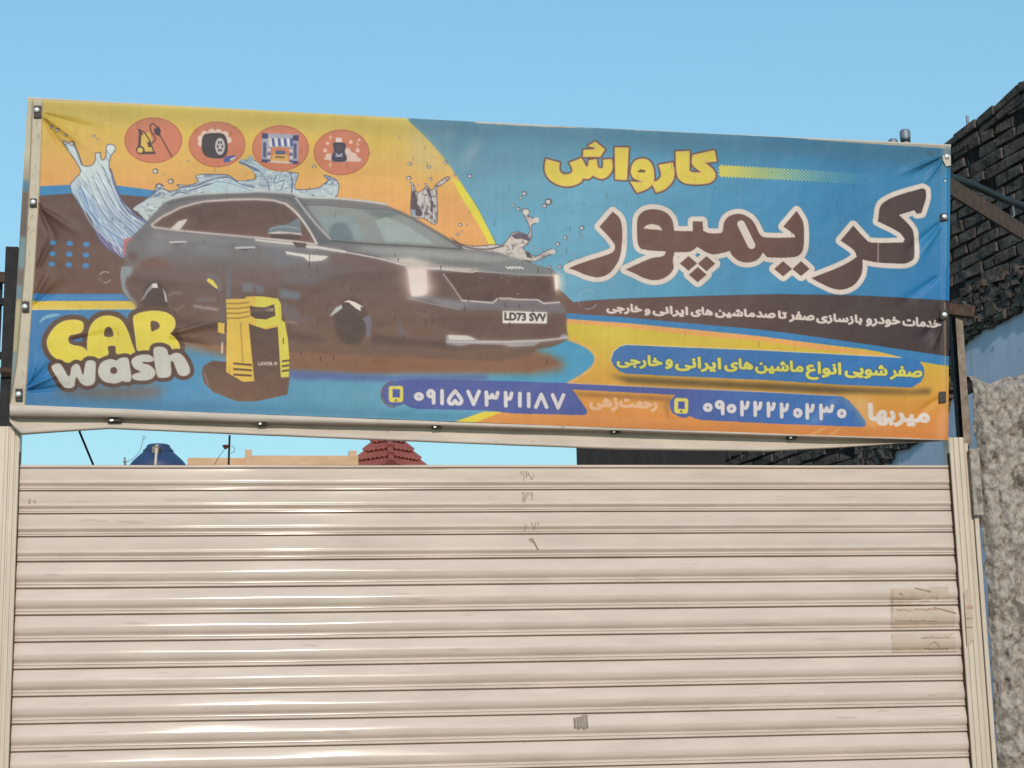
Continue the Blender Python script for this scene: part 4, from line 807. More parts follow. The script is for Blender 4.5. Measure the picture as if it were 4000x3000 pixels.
for L in (Cc, Aa, Rr): 
    paint(dist_stroke(ring_segs(spline(L, 4)), 21*SCALE), (104, 76, 58)); paint(rast([spline(L, 4)]), (104, 76, 58))
fill(T5(632, 612, 712, 590, 712, 622, 640, 628), (56, 124, 176))
for L, hq in ((Cc, ()), (Aa, (Ah,)), (Rr, (Rh,))):
    fill(L, (226, 204, 70), sm=True, holes=hq)
    outline(L, 3.5, (232, 214, 120), .7, sm=True)
for L in (Ww, aa_, ss_, hh_):
    paint(dist_stroke(ring_segs(spline(L, 4)), 17*SCALE), (96, 68, 56)); paint(rast([spline(L, 4)]), (96, 68, 56))
for L, hq in ((Ww, ()), (aa_, (ah_,)), (ss_, ()), (hh_, ())): fill(L, (198, 192, 182), sm=True, holes=hq); outline(L, 3, (214, 200, 180), .6, sm=True)
# --- pressure washer
fill(T5(1745, 900, 1765, 835, 1850, 790, 1960, 800, 2212, 500)+T6(0, 300, 250, 440, 292, 940, 272, 1085, 150, 1112, 0, 1142)+T5(2050, 1142, 1850, 1065, 1765, 985), gradY(1300, (98, 72, 62), 1560, (128, 92, 70)))
line(T5(1748, 890, 1770, 830, 1850, 788), 4, (110, 90, 86), .7, sm=True); line(T5(1765, 890, 1800, 1000), 7, (150, 130, 130), .6, blur=2)
fill(T5(1955, 0, 2000, 10, 1995, 250, 1955, 260), (112, 104, 110)); fill(T5(2095, 125, 2185, 130, 2190, 200, 2100, 195), (116, 116, 124), .9); fill(T6(-10, 140, 65, 145, 65, 210, 10, 210), (112, 112, 120), .9)
fill(T5(1780, 100, 1790, 30, 1830, 25, 1900, 80, 1925, 180, 1890, 200, 1860, 110), (112, 102, 104)); fill(T5(1785, 100, 1800, 80, 1840, 95, 1880, 150, 1880, 175, 1830, 140), (222, 196, 84))
fill(T5(1885, 190, 1900, 250, 1895, 440, 1910, 640, 1945, 640, 1950, 250), (116, 100, 100), .6)
fill(T5(1885, 462, 1942, 470, 1940, 562, 1885, 545), (220, 184, 78)); fill(T5(1915, 640, 1930, 630, 1928, 725, 1912, 728), (210, 190, 172))
ylw = (222, 184, 74)
fill(T5(1955, 262, 2118, 258, 2132, 240, 2212, 238)+T6(60, 240, 192, 258, 218, 310, 222, 440, 250, 460, 276, 600, 290, 780, 286, 932, 216, 938, 190, 500, 84, 522, 0, 496)+T5(2150, 470, 2172, 700, 2200, 968, 2100, 972, 1955, 888, 1962, 450), ylw)
fill(T6(0, 240, 60, 240, 192, 258, 218, 310, 222, 440, 250, 460, 276, 600, 290, 780, 286, 932, 216, 938, 190, 480, 80, 510, 0, 490), (216, 206, 76), .8)
fill(T5(2160, 318, 2212, 330)+T6(80, 332, 158, 306, 170, 406, 84, 438, 0, 430)+T5(2165, 405), (94, 68, 58)); word('110', (1043, 1068, 1203, 1217), (190, 164, 140), 1.6, .0)
for i in range(7): line([(976+i*9, 1206+rng.uniform(0, 3)), (980+i*9+rng.uniform(-2, 2), 1217+rng.uniform(-3, 1))], 2.6, (176, 150, 128), .7)
line(T5(2080, 470, 2100, 800), 5, (176, 136, 56), .9)
for k in range(4): line(T5(1965, 300+k*42, 2060, 300+k*42, 2150, 290+k*40), 7, (168, 130, 52), .9)
for k in range(3): line(T5(2025, 815+k*48, 2170, 828+k*46), 8, (112, 76, 40)); line(T6(232, 798+k*42, 282, 790+k*42), 8, (112, 76, 40))
word('LAVOR', (1009, 1066, 1412, 1427), (204, 184, 168), 1.8, .0); line(T6(158, 815, 170, 805, 182, 815, 170, 828, 158, 815), 4, (204, 184, 168))
# --- the two display lines
Y_ = (222, 198, 76)
big = [T3(295, 715, 410, 745, 405, 790, 420, 830, 460, 845, 510, 835, 525, 800, 500, 745, 600, 705, 640, 782, 660, 772, 665, 725, 730, 715, 740, 780, 765, 795, 790, 785, 790, 720, 860, 715, 865, 790, 835, 850, 780, 880, 730, 868, 700, 850, 660, 880, 612, 875, 590, 910, 520, 940, 440, 942, 360, 912, 305, 860, 285, 790),
       T3(620, 635, 710, 630, 722, 612, 660, 600, 720, 565, 800, 630, 760, 690, 615, 690), T3(890, 615, 1005, 615, 990, 890, 895, 885),
       T3(1030, 800, 1060, 735, 1110, 712, 1170, 722, 1210, 770, 1225, 850, 1215, 920, 1160, 970, 1080, 1000, 1025, 908, 1090, 914, 1150, 906, 1080, 890, 1040, 860),
       T3(1270, 765, 1385, 745, 1400, 830, 1385, 900, 1320, 970, 1245, 1000, 1210, 920, 1270, 890, 1290, 850),
       T3(1415, 650, 1530, 645, 1530, 815, 1560, 830, 1645, 830, 1560, 760, 1560, 680, 1745, 640, 1765, 730, 1660, 742, 1730, 800, 1755, 850, 1740, 890, 1690, 920, 1560, 927, 1480, 912, 1430, 860)]
big = [soft(L) for L in big]
for L in big: paint(dist_stroke(ring_segs(L), 8.5*SCALE), (112, 80, 66))
for L in big: fill(L, (224, 180, 110)); 
for L in big:
    m_ = rast([L]); paint(m_, Y_)
for L in big: outline(L, 5, (226, 184, 112), .8)
fill(T3(1080, 820, 1110, 800, 1155, 810, 1150, 826, 1100, 828), (112, 80, 66))
# halftone bar
nx_ = 0
xx = 2812.0
while xx < 3480:
    fr = (xx-2812)/668.0; row = 0
    yc = 300+(815/2.212)+(xx-2812)*.0545
    for k in range(-3, 4):
        yy = yc+k*12.6+(6.3 if nx_ % 2 else 0)
        if abs(yy-yc) > 25: continue
        r = 5.6*(1-fr)**.6 if fr < .999 else 0
        c = np.array((222, 204, 84))*(1-fr**1.1)+np.array((70, 160, 200))*fr**1.1
        if r > .7: ell(xx, yy, r, r, c, 1, n=10)
    xx += 6.8; nx_ += 1
bw = (116, 80, 70)
big2 = [T3(870, 1165, 930, 1222, 950, 1300, 950, 1450, 935, 1550, 900, 1625)+T7(830, 45, 740, 72, 640, 52, 560, 18, 490, -5)+T3(545, 1628, 650, 1590, 860, 1520, 890, 1480, 880, 1435, 755, 1295),
        T3(1080, 1290, 1090, 1212, 1140, 1160, 1230, 1145, 1320, 1168, 1380, 1230, 1402, 1330, 1560, 1335, 1560, 1250, 1645, 1250, 1652, 1330, 1700, 1350, 1800, 1350, 1820, 1335, 1830, 1262, 1872, 1208, 1960, 1185, 2050, 1220, 2100, 1280, 2150, 1372, 2212, 1388)+T4(232, 1388, 225, 1365, 130, 1295, 245, 1160, 295, 1240, 310, 1320, 305, 1480, 270, 1540, 200, 1560, 0, 1560)+T3(2190, 1545, 2170, 1520, 2120, 1580, 2040, 1605, 1960, 1590, 1900, 1540, 1880, 1505, 1820, 1522, 1720, 1532, 1600, 1470, 1540, 1510, 1405, 1515, 1390, 1590)+T7(1395, 0, 1330, 70, 1240, 98, 1150, 82, 1060, 40, 980, 5)+T3(1200, 1568, 1310, 1545, 1330, 1508, 1130, 1490, 1090, 1450),
        T3(1525, 1548, 1600, 1612, 1525, 1676, 1450, 1612), T3(1680, 1548, 1757, 1614, 1680, 1680, 1605, 1614), T7(1605, -18, 1682, 50, 1605, 115, 1527, 50),
        T4(130, 1592, 208, 1659, 130, 1724, 52, 1659), T4(285, 1592, 360, 1659, 285, 1722, 210, 1659),
        T4(945, 1250, 992, 1090, 1330, 965, 1362, 980, 1362, 1050, 1322, 1180, 1285, 1186, 1260, 1155, 1130, 1195, 1220, 1285, 1255, 1350, 1260, 1560, 1222, 1600, 1160, 1615, 950, 1605, 815, 1580, 815, 1650)+T8(800, 62, 740, 140, 650, 178, 560, 170, 450, 122, 372, 80, 480, 38, 590, -5)+T4(700, 1600, 765, 1555, 740, 1500, 625, 1415, 735, 1285, 830, 1390, 880, 1430, 1165, 1432, 1180, 1402, 1130, 1345)]
big2 = [soft(L) for L in big2]
for L in big2: paint(dist_stroke(ring_segs(L), 22*SCALE), (110, 140, 160), .8)
for L in big2: paint(dist_stroke(ring_segs(L), 19.5*SCALE), (218, 202, 190))
for L in big2: paint(rast([np.array(L)]), lambda X, Y: mixc((118, 82, 72), (84, 64, 62), (X-3000)/550))
fill(T3(1135, 1312, 1162, 1282, 1210, 1272, 1270, 1285, 1302, 1325), (216, 196, 184), sm=False)
line(T3(1978, 1275, 2068, 1455), 31, (216, 200, 188)); line(T4(950, 1432, 950, 1604), 3.5, (190, 172, 162), .9)
fill(T3(1582, 1540, 1603, 1520, 1625, 1540, 1603, 1560), (56, 140, 186))
# --- white side strip, its wrapped edge and worn spots
edge_in = T1(372, 205, 345, 940, 300, 1659)+T5(215, 1185); edge_out = T1(286, 185, 258, 900, 215, 1659)+T5(150, 800, 86, 1190)
fill([(0, 330)]+edge_out+[(0, 1640)], lambda X, Y: mixc((198, 188, 160), (120, 110, 98), (Y-600)/250)*1.0)
for p, c in ((T1(150, 900, 262, 900, 258, 990, 150, 990), (70, 130, 160)), (T1(150, 990, 256, 990, 240, 1380, 150, 1380), (110, 96, 90)), (T1(150, 1380, 240, 1380, 215, 1659, 150, 1659), (120, 150, 160)), (T5(100, 140, 200, 140, 190, 260, 100, 260), (112, 150, 166)), (T5(100, 260, 190, 260, 150, 720, 90, 720), (196, 184, 140)), (T5(60, 720, 160, 720, 90, 1190, 40, 1190), (140, 158, 160))): fill(p, c, .9, blur=5)
fill(edge_out+edge_in[::-1], gradY(390, (204, 192, 170), 1580, (200, 186, 166)))
line(edge_out, 5, (140, 118, 92), .7); line(edge_in, 4, (170, 140, 96), .7)
for i in range(40):
    y = rng.uniform(400, 1560); tt = (y-386)/1200; x = 150-tt*75+rng.uniform(-22, 16); line([(x, y), (x+rng.uniform(-8, 8), y+rng.uniform(4, 26))], rng.uniform(2, 4), (150, 130, 104), .5)
fill([(60, 380), (1600, 462), (1600, 472), (60, 394)], (226, 206, 150), .5, blur=2); fill([(3150, 538), (3720, 566), (3720, 584), (3150, 546)], (196, 180, 160), .9)
fill(T4(1515, 610, 1580, 610, 1580, 760, 1515, 760), (150, 156, 150), .8, blur=3); fill(T4(1360, 640, 1430, 640, 1430, 690, 1380, 690), (60, 100, 120), .5, blur=4)
line(T4(1532, 700, 1535, 1640), 8, (90, 160, 196), .55); line(T8(1525, 300, 1530, 1000, 1545, 1200), 8, (196, 160, 120), .5)
ell(*T4(1528, 900)[0], 8, 8, (20, 70, 90)); ell(*T4(1528, 902)[0], 5, 5, (170, 214, 224))
# --- weave, faded streaks, dust and little cracks
CAN *= (1+0.05*(.5*vnoise(AX/9, AY/260, 3)-.25)+0.10*(fbm(AX/220, AY/90, 4, 9)-.5))[..., None]
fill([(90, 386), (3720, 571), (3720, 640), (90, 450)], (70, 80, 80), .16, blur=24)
for i in range(420):
    x = rng.uniform(130, 3680); y = rng.uniform(450+(x-108)*.0513, 1540+(x-108)*.037); l = rng.uniform(3, 22); a_ = rng.uniform(.10, .36)
    line([(x, y), (x+rng.uniform(-1, 1.5), y+l)], rng.uniform(1.5, 3.5), (52, 40, 40), a_)
for i in range(40):
    x = rng.uniform(1100, 2150); y = rng.uniform(1000, 1430); line([(x, y), (x, y+rng.uniform(8, 22))], rng.uniform(3, 4.5), (64, 42, 34), .6)
for i in range(70):
    x = rng.uniform(130, 3600); y = rng.uniform(400, 900)+(x-108)*.05; line([(x, y), (x+rng.uniform(10, 60), y+rng.uniform(-2, 6))], 2, (90, 90, 90), .15)
PRINT = CAN.reshape(TH, SS, TW, SS, 3).mean((1, 3)); PRINT = np.clip(255*1.045*(np.clip(PRINT, 0, 255)/255)**1.17, 0, 255)
PRINT = PRINT+(PRINT.mean(-1, keepdims=True)-PRINT)*.09
del CAN, AX, AY

# --- the sheet: a fine grid that carries the ink as colour and the creases as shape
YB = -0.10
quad = [at(x, y, YB) for x, y in QPX]
G = homography([(0, 0), (1, 0), (1, 1), (0, 1)], [(q.x, q.z) for q in quad])
ss, tt = np.meshgrid((np.arange(TW))/(TW-1), (np.arange(TH))/(TH-1))
gx, gz = apply(G, ss, tt)
ax, ay = apply(HI, ss*CW, tt*CH)
dep = 0.010*(fbm(ss*5, tt*2.2, 3, 21)-.5)+0.0035*(fbm(ss*26, tt*9, 3, 5)-.5)+0.0012*(fbm(ss*90, tt*30, 2, 8)-.5)
def crease(p, q, amp, wd, fade=1.0):
    global dep
    p = np.array(p); q = np.array(q); d = q-p; L = np.hypot(*d); d = d/L
    u = ((ax-p[0])*d[0]+(ay-p[1])*d[1])/L; v = -(ax-p[0])*d[1]+(ay-p[1])*d[0]
    wv = wd*(.35+.9*np.clip(u, 0, 1))
    dep += amp*np.exp(-(v/wv)**2)*smoothstep(-.03, .10, u)*(1-smoothstep(.3, 1.0, u))
for p, q, a_, w_ in ((T4(1495, 690), T4(1050, 870), -.008, 12), (T4(1495, 705), T4(1180, 900), .008, 12), (T4(1500, 730), T4(1320, 960), -.006, 10), (T4(1490, 1260), T4(1150, 1560), .008, 18), (T4(1490, 1290), T4(1240, 1659), -.007, 18), (T8(1480, 60), T8(1050, 380), .006, 22), (T8(1500, 430), T8(1280, 650), .007, 18), (T8(1500, 470), T8(1400, 760), -.006, 14), (T8(1480, 1110), T8(1200, 1330), .005, 18),
                     (T5(230, 1040), T5(560, 880), -.012, 12), (T5(230, 1030), T5(480, 760), .010, 12), (T5(230, 1055), T5(700, 1000), .009, 14), (T5(245, 1020), T5(330, 720), -.007, 12), (T1(372, 340), T1(800, 640), -.010, 16), (T1(372, 360), T1(640, 760), .008, 14), (T1(372, 320), T1(950, 480), .006, 16), (T1(330, 1100), T1(520, 1500), .007, 18), (T1(330, 1120), T1(760, 1400), -.006, 20), (T1(318, 1659), T1(500, 1300), .007, 18), (T5(280, 330), T5(600, 60), .007, 18), (T5(280, 300), T5(460, -60), -.006, 14),
                     (T5(1480, 560), T5(2000, 420), -.006, 20), (T5(1450, 600), T5(1900, 700), .005, 20), (T5(600, 620), T5(1100, 520), .004, 16)):
    crease(p[0], q[0], a_, w_)
dep += 0.004*np.exp(-((ax-(3694-(ay-571)*.004))/9)**2)*-1           # the lacing ridge along the right edge
dep -= 0.014*smoothstep(0.03, 0, np.minimum(tt, 1-tt)*.33+0)*0
P3 = np.stack([gx, YB+dep, gz], -1).reshape(-1, 3).astype(np.float32)
me = bpy.data.meshes.new('banner_sheet')
nV = TW*TH; nF = (TW-1)*(TH-1)
me.vertices.add(nV); me.vertices.foreach_set('co', P3.ravel())
idx = np.arange(nV).reshape(TH, TW); q4 = np.stack([idx[:-1, :-1], idx[1:, :-1], idx[1:, 1:], idx[:-1, 1:]], -1).reshape(-1).astype(np.int32)
me.loops.add(nF*4); me.loops.foreach_set('vertex_index', q4)
me.polygons.add(nF); me.polygons.foreach_set('loop_start', np.arange(0, nF*4, 4, dtype=np.int32))
me.update(calc_edges=True); me.polygons.foreach_set('use_smooth', np.ones(nF, bool))
INK = (0.88, 0.88, 0.88)
col = lin(PRINT)*np.array(INK); col = np.concatenate([col, np.ones((TH, TW, 1))], -1).astype(np.float32)
at_ = me.color_attributes.new('ink', 'FLOAT_COLOR', 'POINT'); at_.data.foreach_set('color', col.ravel())
mb = bpy.data.materials.new('printed_vinyl'); mb.use_nodes = True; n = mb.node_tree; b = n.nodes['Principled BSDF']
ca = n.nodes.new('ShaderNodeVertexColor'); ca.layer_name = 'ink'; n.links.new(ca.outputs[0], b.inputs['Base Color'])
b.inputs['Roughness'].default_value = 0.5; b.inputs['Specular IOR Level'].default_value = 0.25
nz = n.nodes.new('ShaderNodeTexNoise'); nz.inputs['Scale'].default_value = 160; nz.inputs['Detail'].default_value = 3
tc = n.nodes.new('ShaderNodeTexCoord'); n.links.new(tc.outputs['Object'], nz.inputs['Vector'])
bp = n.nodes.new('ShaderNodeBump'); bp.inputs['Strength'].default_value = .12; bp.inputs['Distance'].default_value = .003
n.links.new(nz.outputs['Fac'], bp.inputs['Height']); n.links.new(bp.outputs[0], b.inputs['Normal'])
me.materials.append(mb)
bn = thing('advertising_banner', 'wide printed vinyl car wash banner with a grey car and Persian lettering', 'banner', (quad[3]+quad[2])/2)
sheet = bpy.data.objects.new('banner_sheet', me); C.objects.link(sheet); sheet.parent = bn; me.transform(Matrix.Translation(-bn.location))
# hem folded under the lower edge
N = 160; V = []; Fc = []; rows = 11
for i in range(N):
    s = i/(N-1); x = 38+s*(3704-38); yt = 1581+s*(1719-1581)+8*math.sin(math.pi*s)
    m_ = np.interp(x, [38, 400, 1000, 1700, 2400, 3000, 3400, 3700], [42, 30, 24, 10, 4, 3, 2, 1])
    yb = np.interp(x, [38, 80, 240, 430, 1000, 1700, 2400, 3000, 3300, 3520, 3700], [1650, 1700, 1688, 1676, 1701, 1729, 1756, 1764, 1748, 1732, 1722])
    lo = yb-yt
    pts = [at(x, 1581+s*(1719-1581)-6, YB+.010), at(x, yt+min(2, m_*.5), YB-.004), at(x, yt+m_, YB+.002), at(x, yt+m_+3, YB+.03), at(x, yt+m_+min(7, lo*.2), YB+.045), at(x, yt+lo*.62, YB+.040), at(x, yt+lo*.78, YB+.030), at(x, yt+lo*.90, YB+.024), at(x, yt+lo*.97, YB+.030), at(x, yt+lo, YB+.05), at(x, yt+lo-2, YB+.10)]
    wob = .004*(fbm(np.array(x/160.), np.array(.5), 3, 4)-.5)
    for k, p in enumerate(pts):
        wk = wob*(k/4 if k < 4 else 2)+(.003*(fbm(np.array(x/60.), np.array(k*1.7), 2, 14)-.5) if k > 4 else 0); V.append((p.x, p.y+float(wk), p.z))
for i in range(N-1):
    for k in range(rows-1): Fc.append((i*rows+k, i*rows+k+1, (i+1)*rows+k+1, (i+1)*rows+k))
hem = mesh_obj('bottom_hem', V, Fc, MAT['white_vinyl'], bn, smooth=True)
# top roll of cloth
b = MB(); b.tube([at(108+k*(3713-108)/20, 386+k*(571-386)/20+6*math.sin(math.pi*k/20)-1, YB+.006) for k in range(21)], .006, 8); b.build('top_hem', MAT['white_vinyl'], bn, smooth=True)
# fixing plates with bolts down both sides, clips under the hem
def plate_(pts, bolt, white=False):
    b = MB(); b.prism([at(x, y, YB-.010) for x, y in pts], (0, .004, 0)); o = b.build('fixing_plate', MAT['plate'] if not white else MAT['white_vinyl'], bn, bevel=.001)
    if bolt:
        c = at(*bolt, YB-.010); b = MB(); b.tube([c, c+Vector((0, -.003, 0))], .0145, 12); b.build('washer', MAT['plate'], o) if False else None
        b = MB(); b.tube([c, c+Vector((0, -.006, 0)), c+Vector((0, -.009, 0))], [.011, .010, .005], 10)
        q = b.build('bolt', MAT['bolt'], None, smooth=True); q.parent = o; q.data.transform(Matrix.Translation(-bn.location))
for r in ((1, 290, 247, 357, 352, 318, 288), (1, 256, 1050, 317, 1118, 286, 1085), (5, 190, 280, 252, 368, 214, 328), (5, 132, 1035, 195, 1138, 160, 1085)):
    q = t_(r[0]); plate_(q(r[1], r[2], r[3], r[2], r[3], r[4], r[1], r[4]), q(r[5], r[6])[0])
for r in ((4, 1492, 1178, 1555, 1242, 1524, 1210), (8, 1490, 347, 1550, 436, 1524, 398), (8, 1480, 1060, 1540, 1154, 1510, 1100)):
    q = t_(r[0]); plate_(q(r[1], r[2], r[3], r[2], r[3], r[4], r[1], r[4]), q(r[5], r[6])[0] if r[1] != 1480 else None)
plate_(T4(1508, 680, 1580, 676, 1582, 765, 1540, 775, 1512, 720), T4(1545, 690)[0], True)
for x, y, wd in ((445, 1642, 52), (1022, 1655, 34), (1705, 1667, 34), (2405, 1686, 34), (3095, 1709, 34)):
    b = MB(); b.prism([at(x-wd/2, y-5, YB+.012), at(x+wd/2, y-6, YB+.012), at(x+wd/2+3, y+3, YB+.012), at(x-wd/2+3, y+5, YB+.012)], (0, .03, 0)); b.build('clip', MAT['plate'], bn, bevel=.001)
    b = MB(); b.prism([at(x-wd*.3, y-3, YB+.009), at(x-wd*.05, y-4, YB+.009), at(x-wd*.05, y+2, YB+.009), at(x-wd*.3, y+3, YB+.009)], (0, .003, 0)); b.build('clip_screw', MAT['bolt'], bn)

# ================================================================ steel frame that carries the banner
fr = thing('sign_frame', 'dark rusty steel frame of welded tubes standing behind the banner', 'frame', (0, .1, 0))
def vtube(x0, y0, x1, y1, Y, wd, name, mat):
    b = MB(); a, c = at(x0, y0, Y), at(x1, y1, Y); b.bar(a, c, wd, wd, (0, 1, 0)); return b.build(name, mat, fr, bevel=.002)
tl, tr = at(120, 420, .03), at(3690, 600, .03)
b = MB(); b.bar(tl, tr, .04, .04); b.build('top_rail', MAT['darksteel'], fr)
bl_, br_ = at(60, 1560, .03), at(3690, 1690, .03)
b = MB(); b.bar(bl_, br_, .04, .04); b.build('bottom_rail', MAT['darksteel'], fr)
b = MB(); p = at(66, 970, .05); b.bar((p.x-.015, .05, p.z), (p.x-.03, .05, 0), .045, .045, (0, 1, 0)); b.build('post', MAT['darksteel'], fr)
b = MB(); p = at(3722, 1180, .06); b.bar((p.x+.0, .06, p.z), (p.x-.01, .06, 0), .035, .035, (0, 1, 0)); b.build('post', MAT['darksteel'], fr)
b = MB(); p = at(-4, 1066, .12); b.bar((p.x-.004, .12, p.z), (p.x-.02, .12, 0), .035, .035, (0, 1, 0)); b.build('post', MAT['darksteel'], fr)
for y in (1090, 1185, 1395):
    b = MB(); b.bar(at(-40, y-8, .09), at(95, y, .04), .026, .026 if y != 1090 else .04); b.build('cross_bar', MAT['rust'] if y == 1090 else MAT['darksteel'], fr, bevel=.002)
b = MB()
for k in range(5):
    a = at(4+k*8, 1440+(k % 2)*22, .02); c = at(12+k*8, 1470-(k % 2)*18, .02); b.tube([a, (a+c)/2+Vector((0, -.01, 0)), c], .008, 6)
b.build('chain', MAT['rust'], fr, smooth=True)
# right: stub tube, leaning angle, long braces to the neighbour's wall
b = MB(); b.bar(at(3700, 1210, .0), at(3806, 1222, -.03), .045, .045, (0, 0, 1)); b.build('stub_tube', MAT['rust'], fr, bevel=.003)
b = MB(); b.hexa([at(3765, 1745, -.012), at(3794, 1738, -.012), at(3794, 1738, .02), at(3765, 1745, .02), at(3731, 1232, -.012), at(3760, 1232, -.012), at(3760, 1232, .02), at(3731, 1232, .02)]); b.build('leaning_angle', MAT['rustpale'], fr, bevel=.002)
A1, A2 = at(3690, 715, .05), at(4060, 948, 1.2)
b = MB(); b.bar(A1, A2, .012, .078, (0, 0, 1)); o = b.build('steel_brace', MAT['rust']); recentre(o, A1); tag(o, 'flat brown steel brace sloping down from the banner top right corner', 'brace')
b = MB(); pts = [at(3690, 685, .08), at(3800, 722, .5), at(3920, 778, .9), at(3960, 792, 1.1), at(4080, 838, 1.5)]; b.tube(pts, [.017, .018, .018, .02, .02], 10); o = b.build('black_pipe', MAT['wire'], smooth=True); recentre(o, pts[0]); tag(o, 'thin black pipe running above the brown steel brace', 'pipe')
p = at(3955, 800, 1.05); b = MB(); b.tube([p, p+Vector((.005, 0, -.05)), p+Vector((-.02, 0, -.075))], .004, 6); b.build('pipe_clip', MAT['steelgrey'], o)

# ================================================================ neighbour's brick wall running back from the street
WA = YAW-math.radians(18); WD = Vector((math.sin(WA), math.cos(WA), 0)); WN = Vector((-WD.y, WD.x, 0))   # WN looks left, towards the yard
if WN.dot(CAM-Vector((3, 5, 0))) < 0: WN = -WN
d = ray(3850, 900); P0 = CAM+d*(11.6/F)
def wl_(px, py):
    p = onplane(px, py, P0, WN); return (p-P0).dot(WD), p.z
def wp(l, z, o=0.0): return Vector((P0.x, P0.y, 0))+WD*l+WN*o+Vector((0, 0, z))
bw_ = thing('brick_wall', 'dark brick wall with raked top rising to the right of the banner', 'wall', (P0.x, P0.y, 0))
rake = sorted([wl_(3560, 672), wl_(3710, 566), wl_(3800, 497), wl_(3870, 445), wl_(3930, 395), wl_(3985, 342), wl_(4030, 330), wl_(4120, 300)])
rl = [r[0] for r in rake]; rz = [r[1] for r in rake]
def top(l): return float(np.interp(l, rl, rz))
lend = wl_(2838, 1780)[0]; lst = min(rl)-.4
ztop_back = wl_(3300, 1500)[1]
def topfull(l):
    return top(l) if l <= max(rl) else rz[-1]-(l-max(rl))*(rz[0]-rz[-1])*-.12
PATCH = [(3380, 1860), (3450, 1812), (3478, 1790), (3520, 1748), (3580, 1722), (3690, 1640), (3740, 1500), (3768, 1352), (3775, 1330), (3800, 1312), (3808, 1294), (3838, 1284), (3860, 1275), (3900, 1252), (3935, 1236), (3970, 1212), (4000, 1199), (4060, 1170), (4160, 1130)]
pl = [wl_(*q) for q in PATCH]
pl_s = sorted(pl)
def patchz(l): return float(np.interp(l, [q[0] for q in pl_s], [q[1] for q in pl_s], left=pl_s[0][1], right=-1))
# mortar bed
b = MB(); 
ls = np.linspace(lst, lend, 40)
for i in range(len(ls)-1):
    a, c = ls[i], ls[i+1]
    b.hexa([wp(a, 0), wp(c, 0), wp(c, 0, -.25), wp(a, 0, -.25), wp(a, top(a)-.05), wp(c, top(c)-.05), wp(c, top(c)-.05, -.25), wp(a, top(a)-.05, -.25)])
b.build('mortar_bed', MAT['mortar'], bw_)
b = MB(); rn = random.Random(11); CHt = .083
kz = 0
while kz*CHt < max(rz)+.1:
    z0 = kz*CHt; l = lst+(kz % 2)*.11+rn.uniform(-.03, .03)
    while l < lend:
        L = rn.choice((.20, .22, .25, .14, .17)); lm = l+L/2
        if z0+CHt < top(lm)-.03 and z0+CHt*.5 > patchz(lm)-.18 and z0 > 2.2:
            j = lambda s=.007: rn.uniform(-s, s)
            o = rn.uniform(.004, .020) if rn.random() > .08 else rn.uniform(-.015, .0)
            g_ = rn.uniform(.007, .013)
            ps = []
            for dz in (g_, CHt-g_*.5):
                ps += [wp(l+g_+j(), z0+dz+j(), o+j()), wp(l+L-g_+j(), z0+dz+j(), o+j()), wp(l+L-g_, z0+dz, -.03), wp(l+g_, z0+dz, -.03)]
            b.hexa(ps)
        l += L
    kz += 1
o = b.build('brickwork', MAT['brick'], bw_); m = o.modifiers.new('bevel', 'BEVEL'); m.width = .012; m.segments = 2
b = MB(); l = lst
while l < max(rl)-.02:
    L = rn.uniform(.16, .3); z1, z2 = top(l), top(min(l+L, max(rl)))
    for row, (h0, h1, oo) in enumerate(((-.10, -.045, .02), (-.04, .02, .035))):
        j = lambda s=.008: rn.uniform(-s, s)
        b.hexa([wp(l+.006, z1+h0+j(), oo+j()), wp(l+L-.006, z2+h0+j(), oo+j()), wp(l+L, z2+h0, -.28), wp(l, z1+h0, -.28), wp(l+.006, z1+h1+j(), oo+j()), wp(l+L-.006, z2+h1+j(), oo+j()), wp(l+L, z2+h1+j(), -.28), wp(l, z1+h1, -.28)])
    l += L
o = b.build('coping', MAT['brick'], bw_); m = o.modifiers.new('bevel', 'BEVEL'); m.width = .01; m.segments = 2
# plaster coat with a ragged upper edge
ls = np.linspace(pl_s[0][0], pl_s[-1][0], 150); V = []; Fc = []; R = 8
for i, l in enumerate(ls):
    zt_ = patchz(l)+.05*(float(fbm(np.array(l*9), np.array(.3), 4, 2))-.5)
    for k in range(R):
        f = k/(R-1); zz = zt_*(1-f)
        V.append(wp(l, zz, .050 if k else .02))
for i in range(len(ls)-1):
    for k in range(R-1): Fc.append((i*R+k, i*R+k+1, (i+1)*R+k+1, (i+1)*R+k))
mesh_obj('plaster_coat', V, Fc, MAT['blueplaster'], bw_)
# crumbs of broken plaster under the bricks
b = MB()
for i in range(900):
    l = rn.uniform(pl_s[0][0], pl_s[-1][0]); zz = patchz(l)+abs(rn.gauss(0, .11))-.02; s = rn.uniform(.010, .040); c = wp(l, zz, rn.uniform(.01, .04))
    q = [c+Vector((rn.uniform(-s, s)*.4, rn.uniform(-s, s)*.4, 0))+WD*dx*s+WN*dy*s+Vector((0, 0, dz*s*.7+rn.uniform(-.3, .3)*s)) for dz in (-1, 1) for dx, dy in ((-1, 1), (1, 1), (1, -1), (-1, -1))]
    b.hexa(q)
b.build('plaster_rubble', MAT['stucco'] if False else MAT['brick'], bw_)
# thin rod on the coping
p = onplane(3781, 500, P0-WN*.12, WN); b = MB(); b.tube([p-Vector((0, 0, .12)), p+Vector((0, 0, .085))], .010, 8); o = b.build('steel_rod', MAT['steelgrey'], smooth=True); recentre(o, p-Vector((0, 0, .12))); tag(o, 'short upright rod on the sloping top of the brick wall', 'rod')

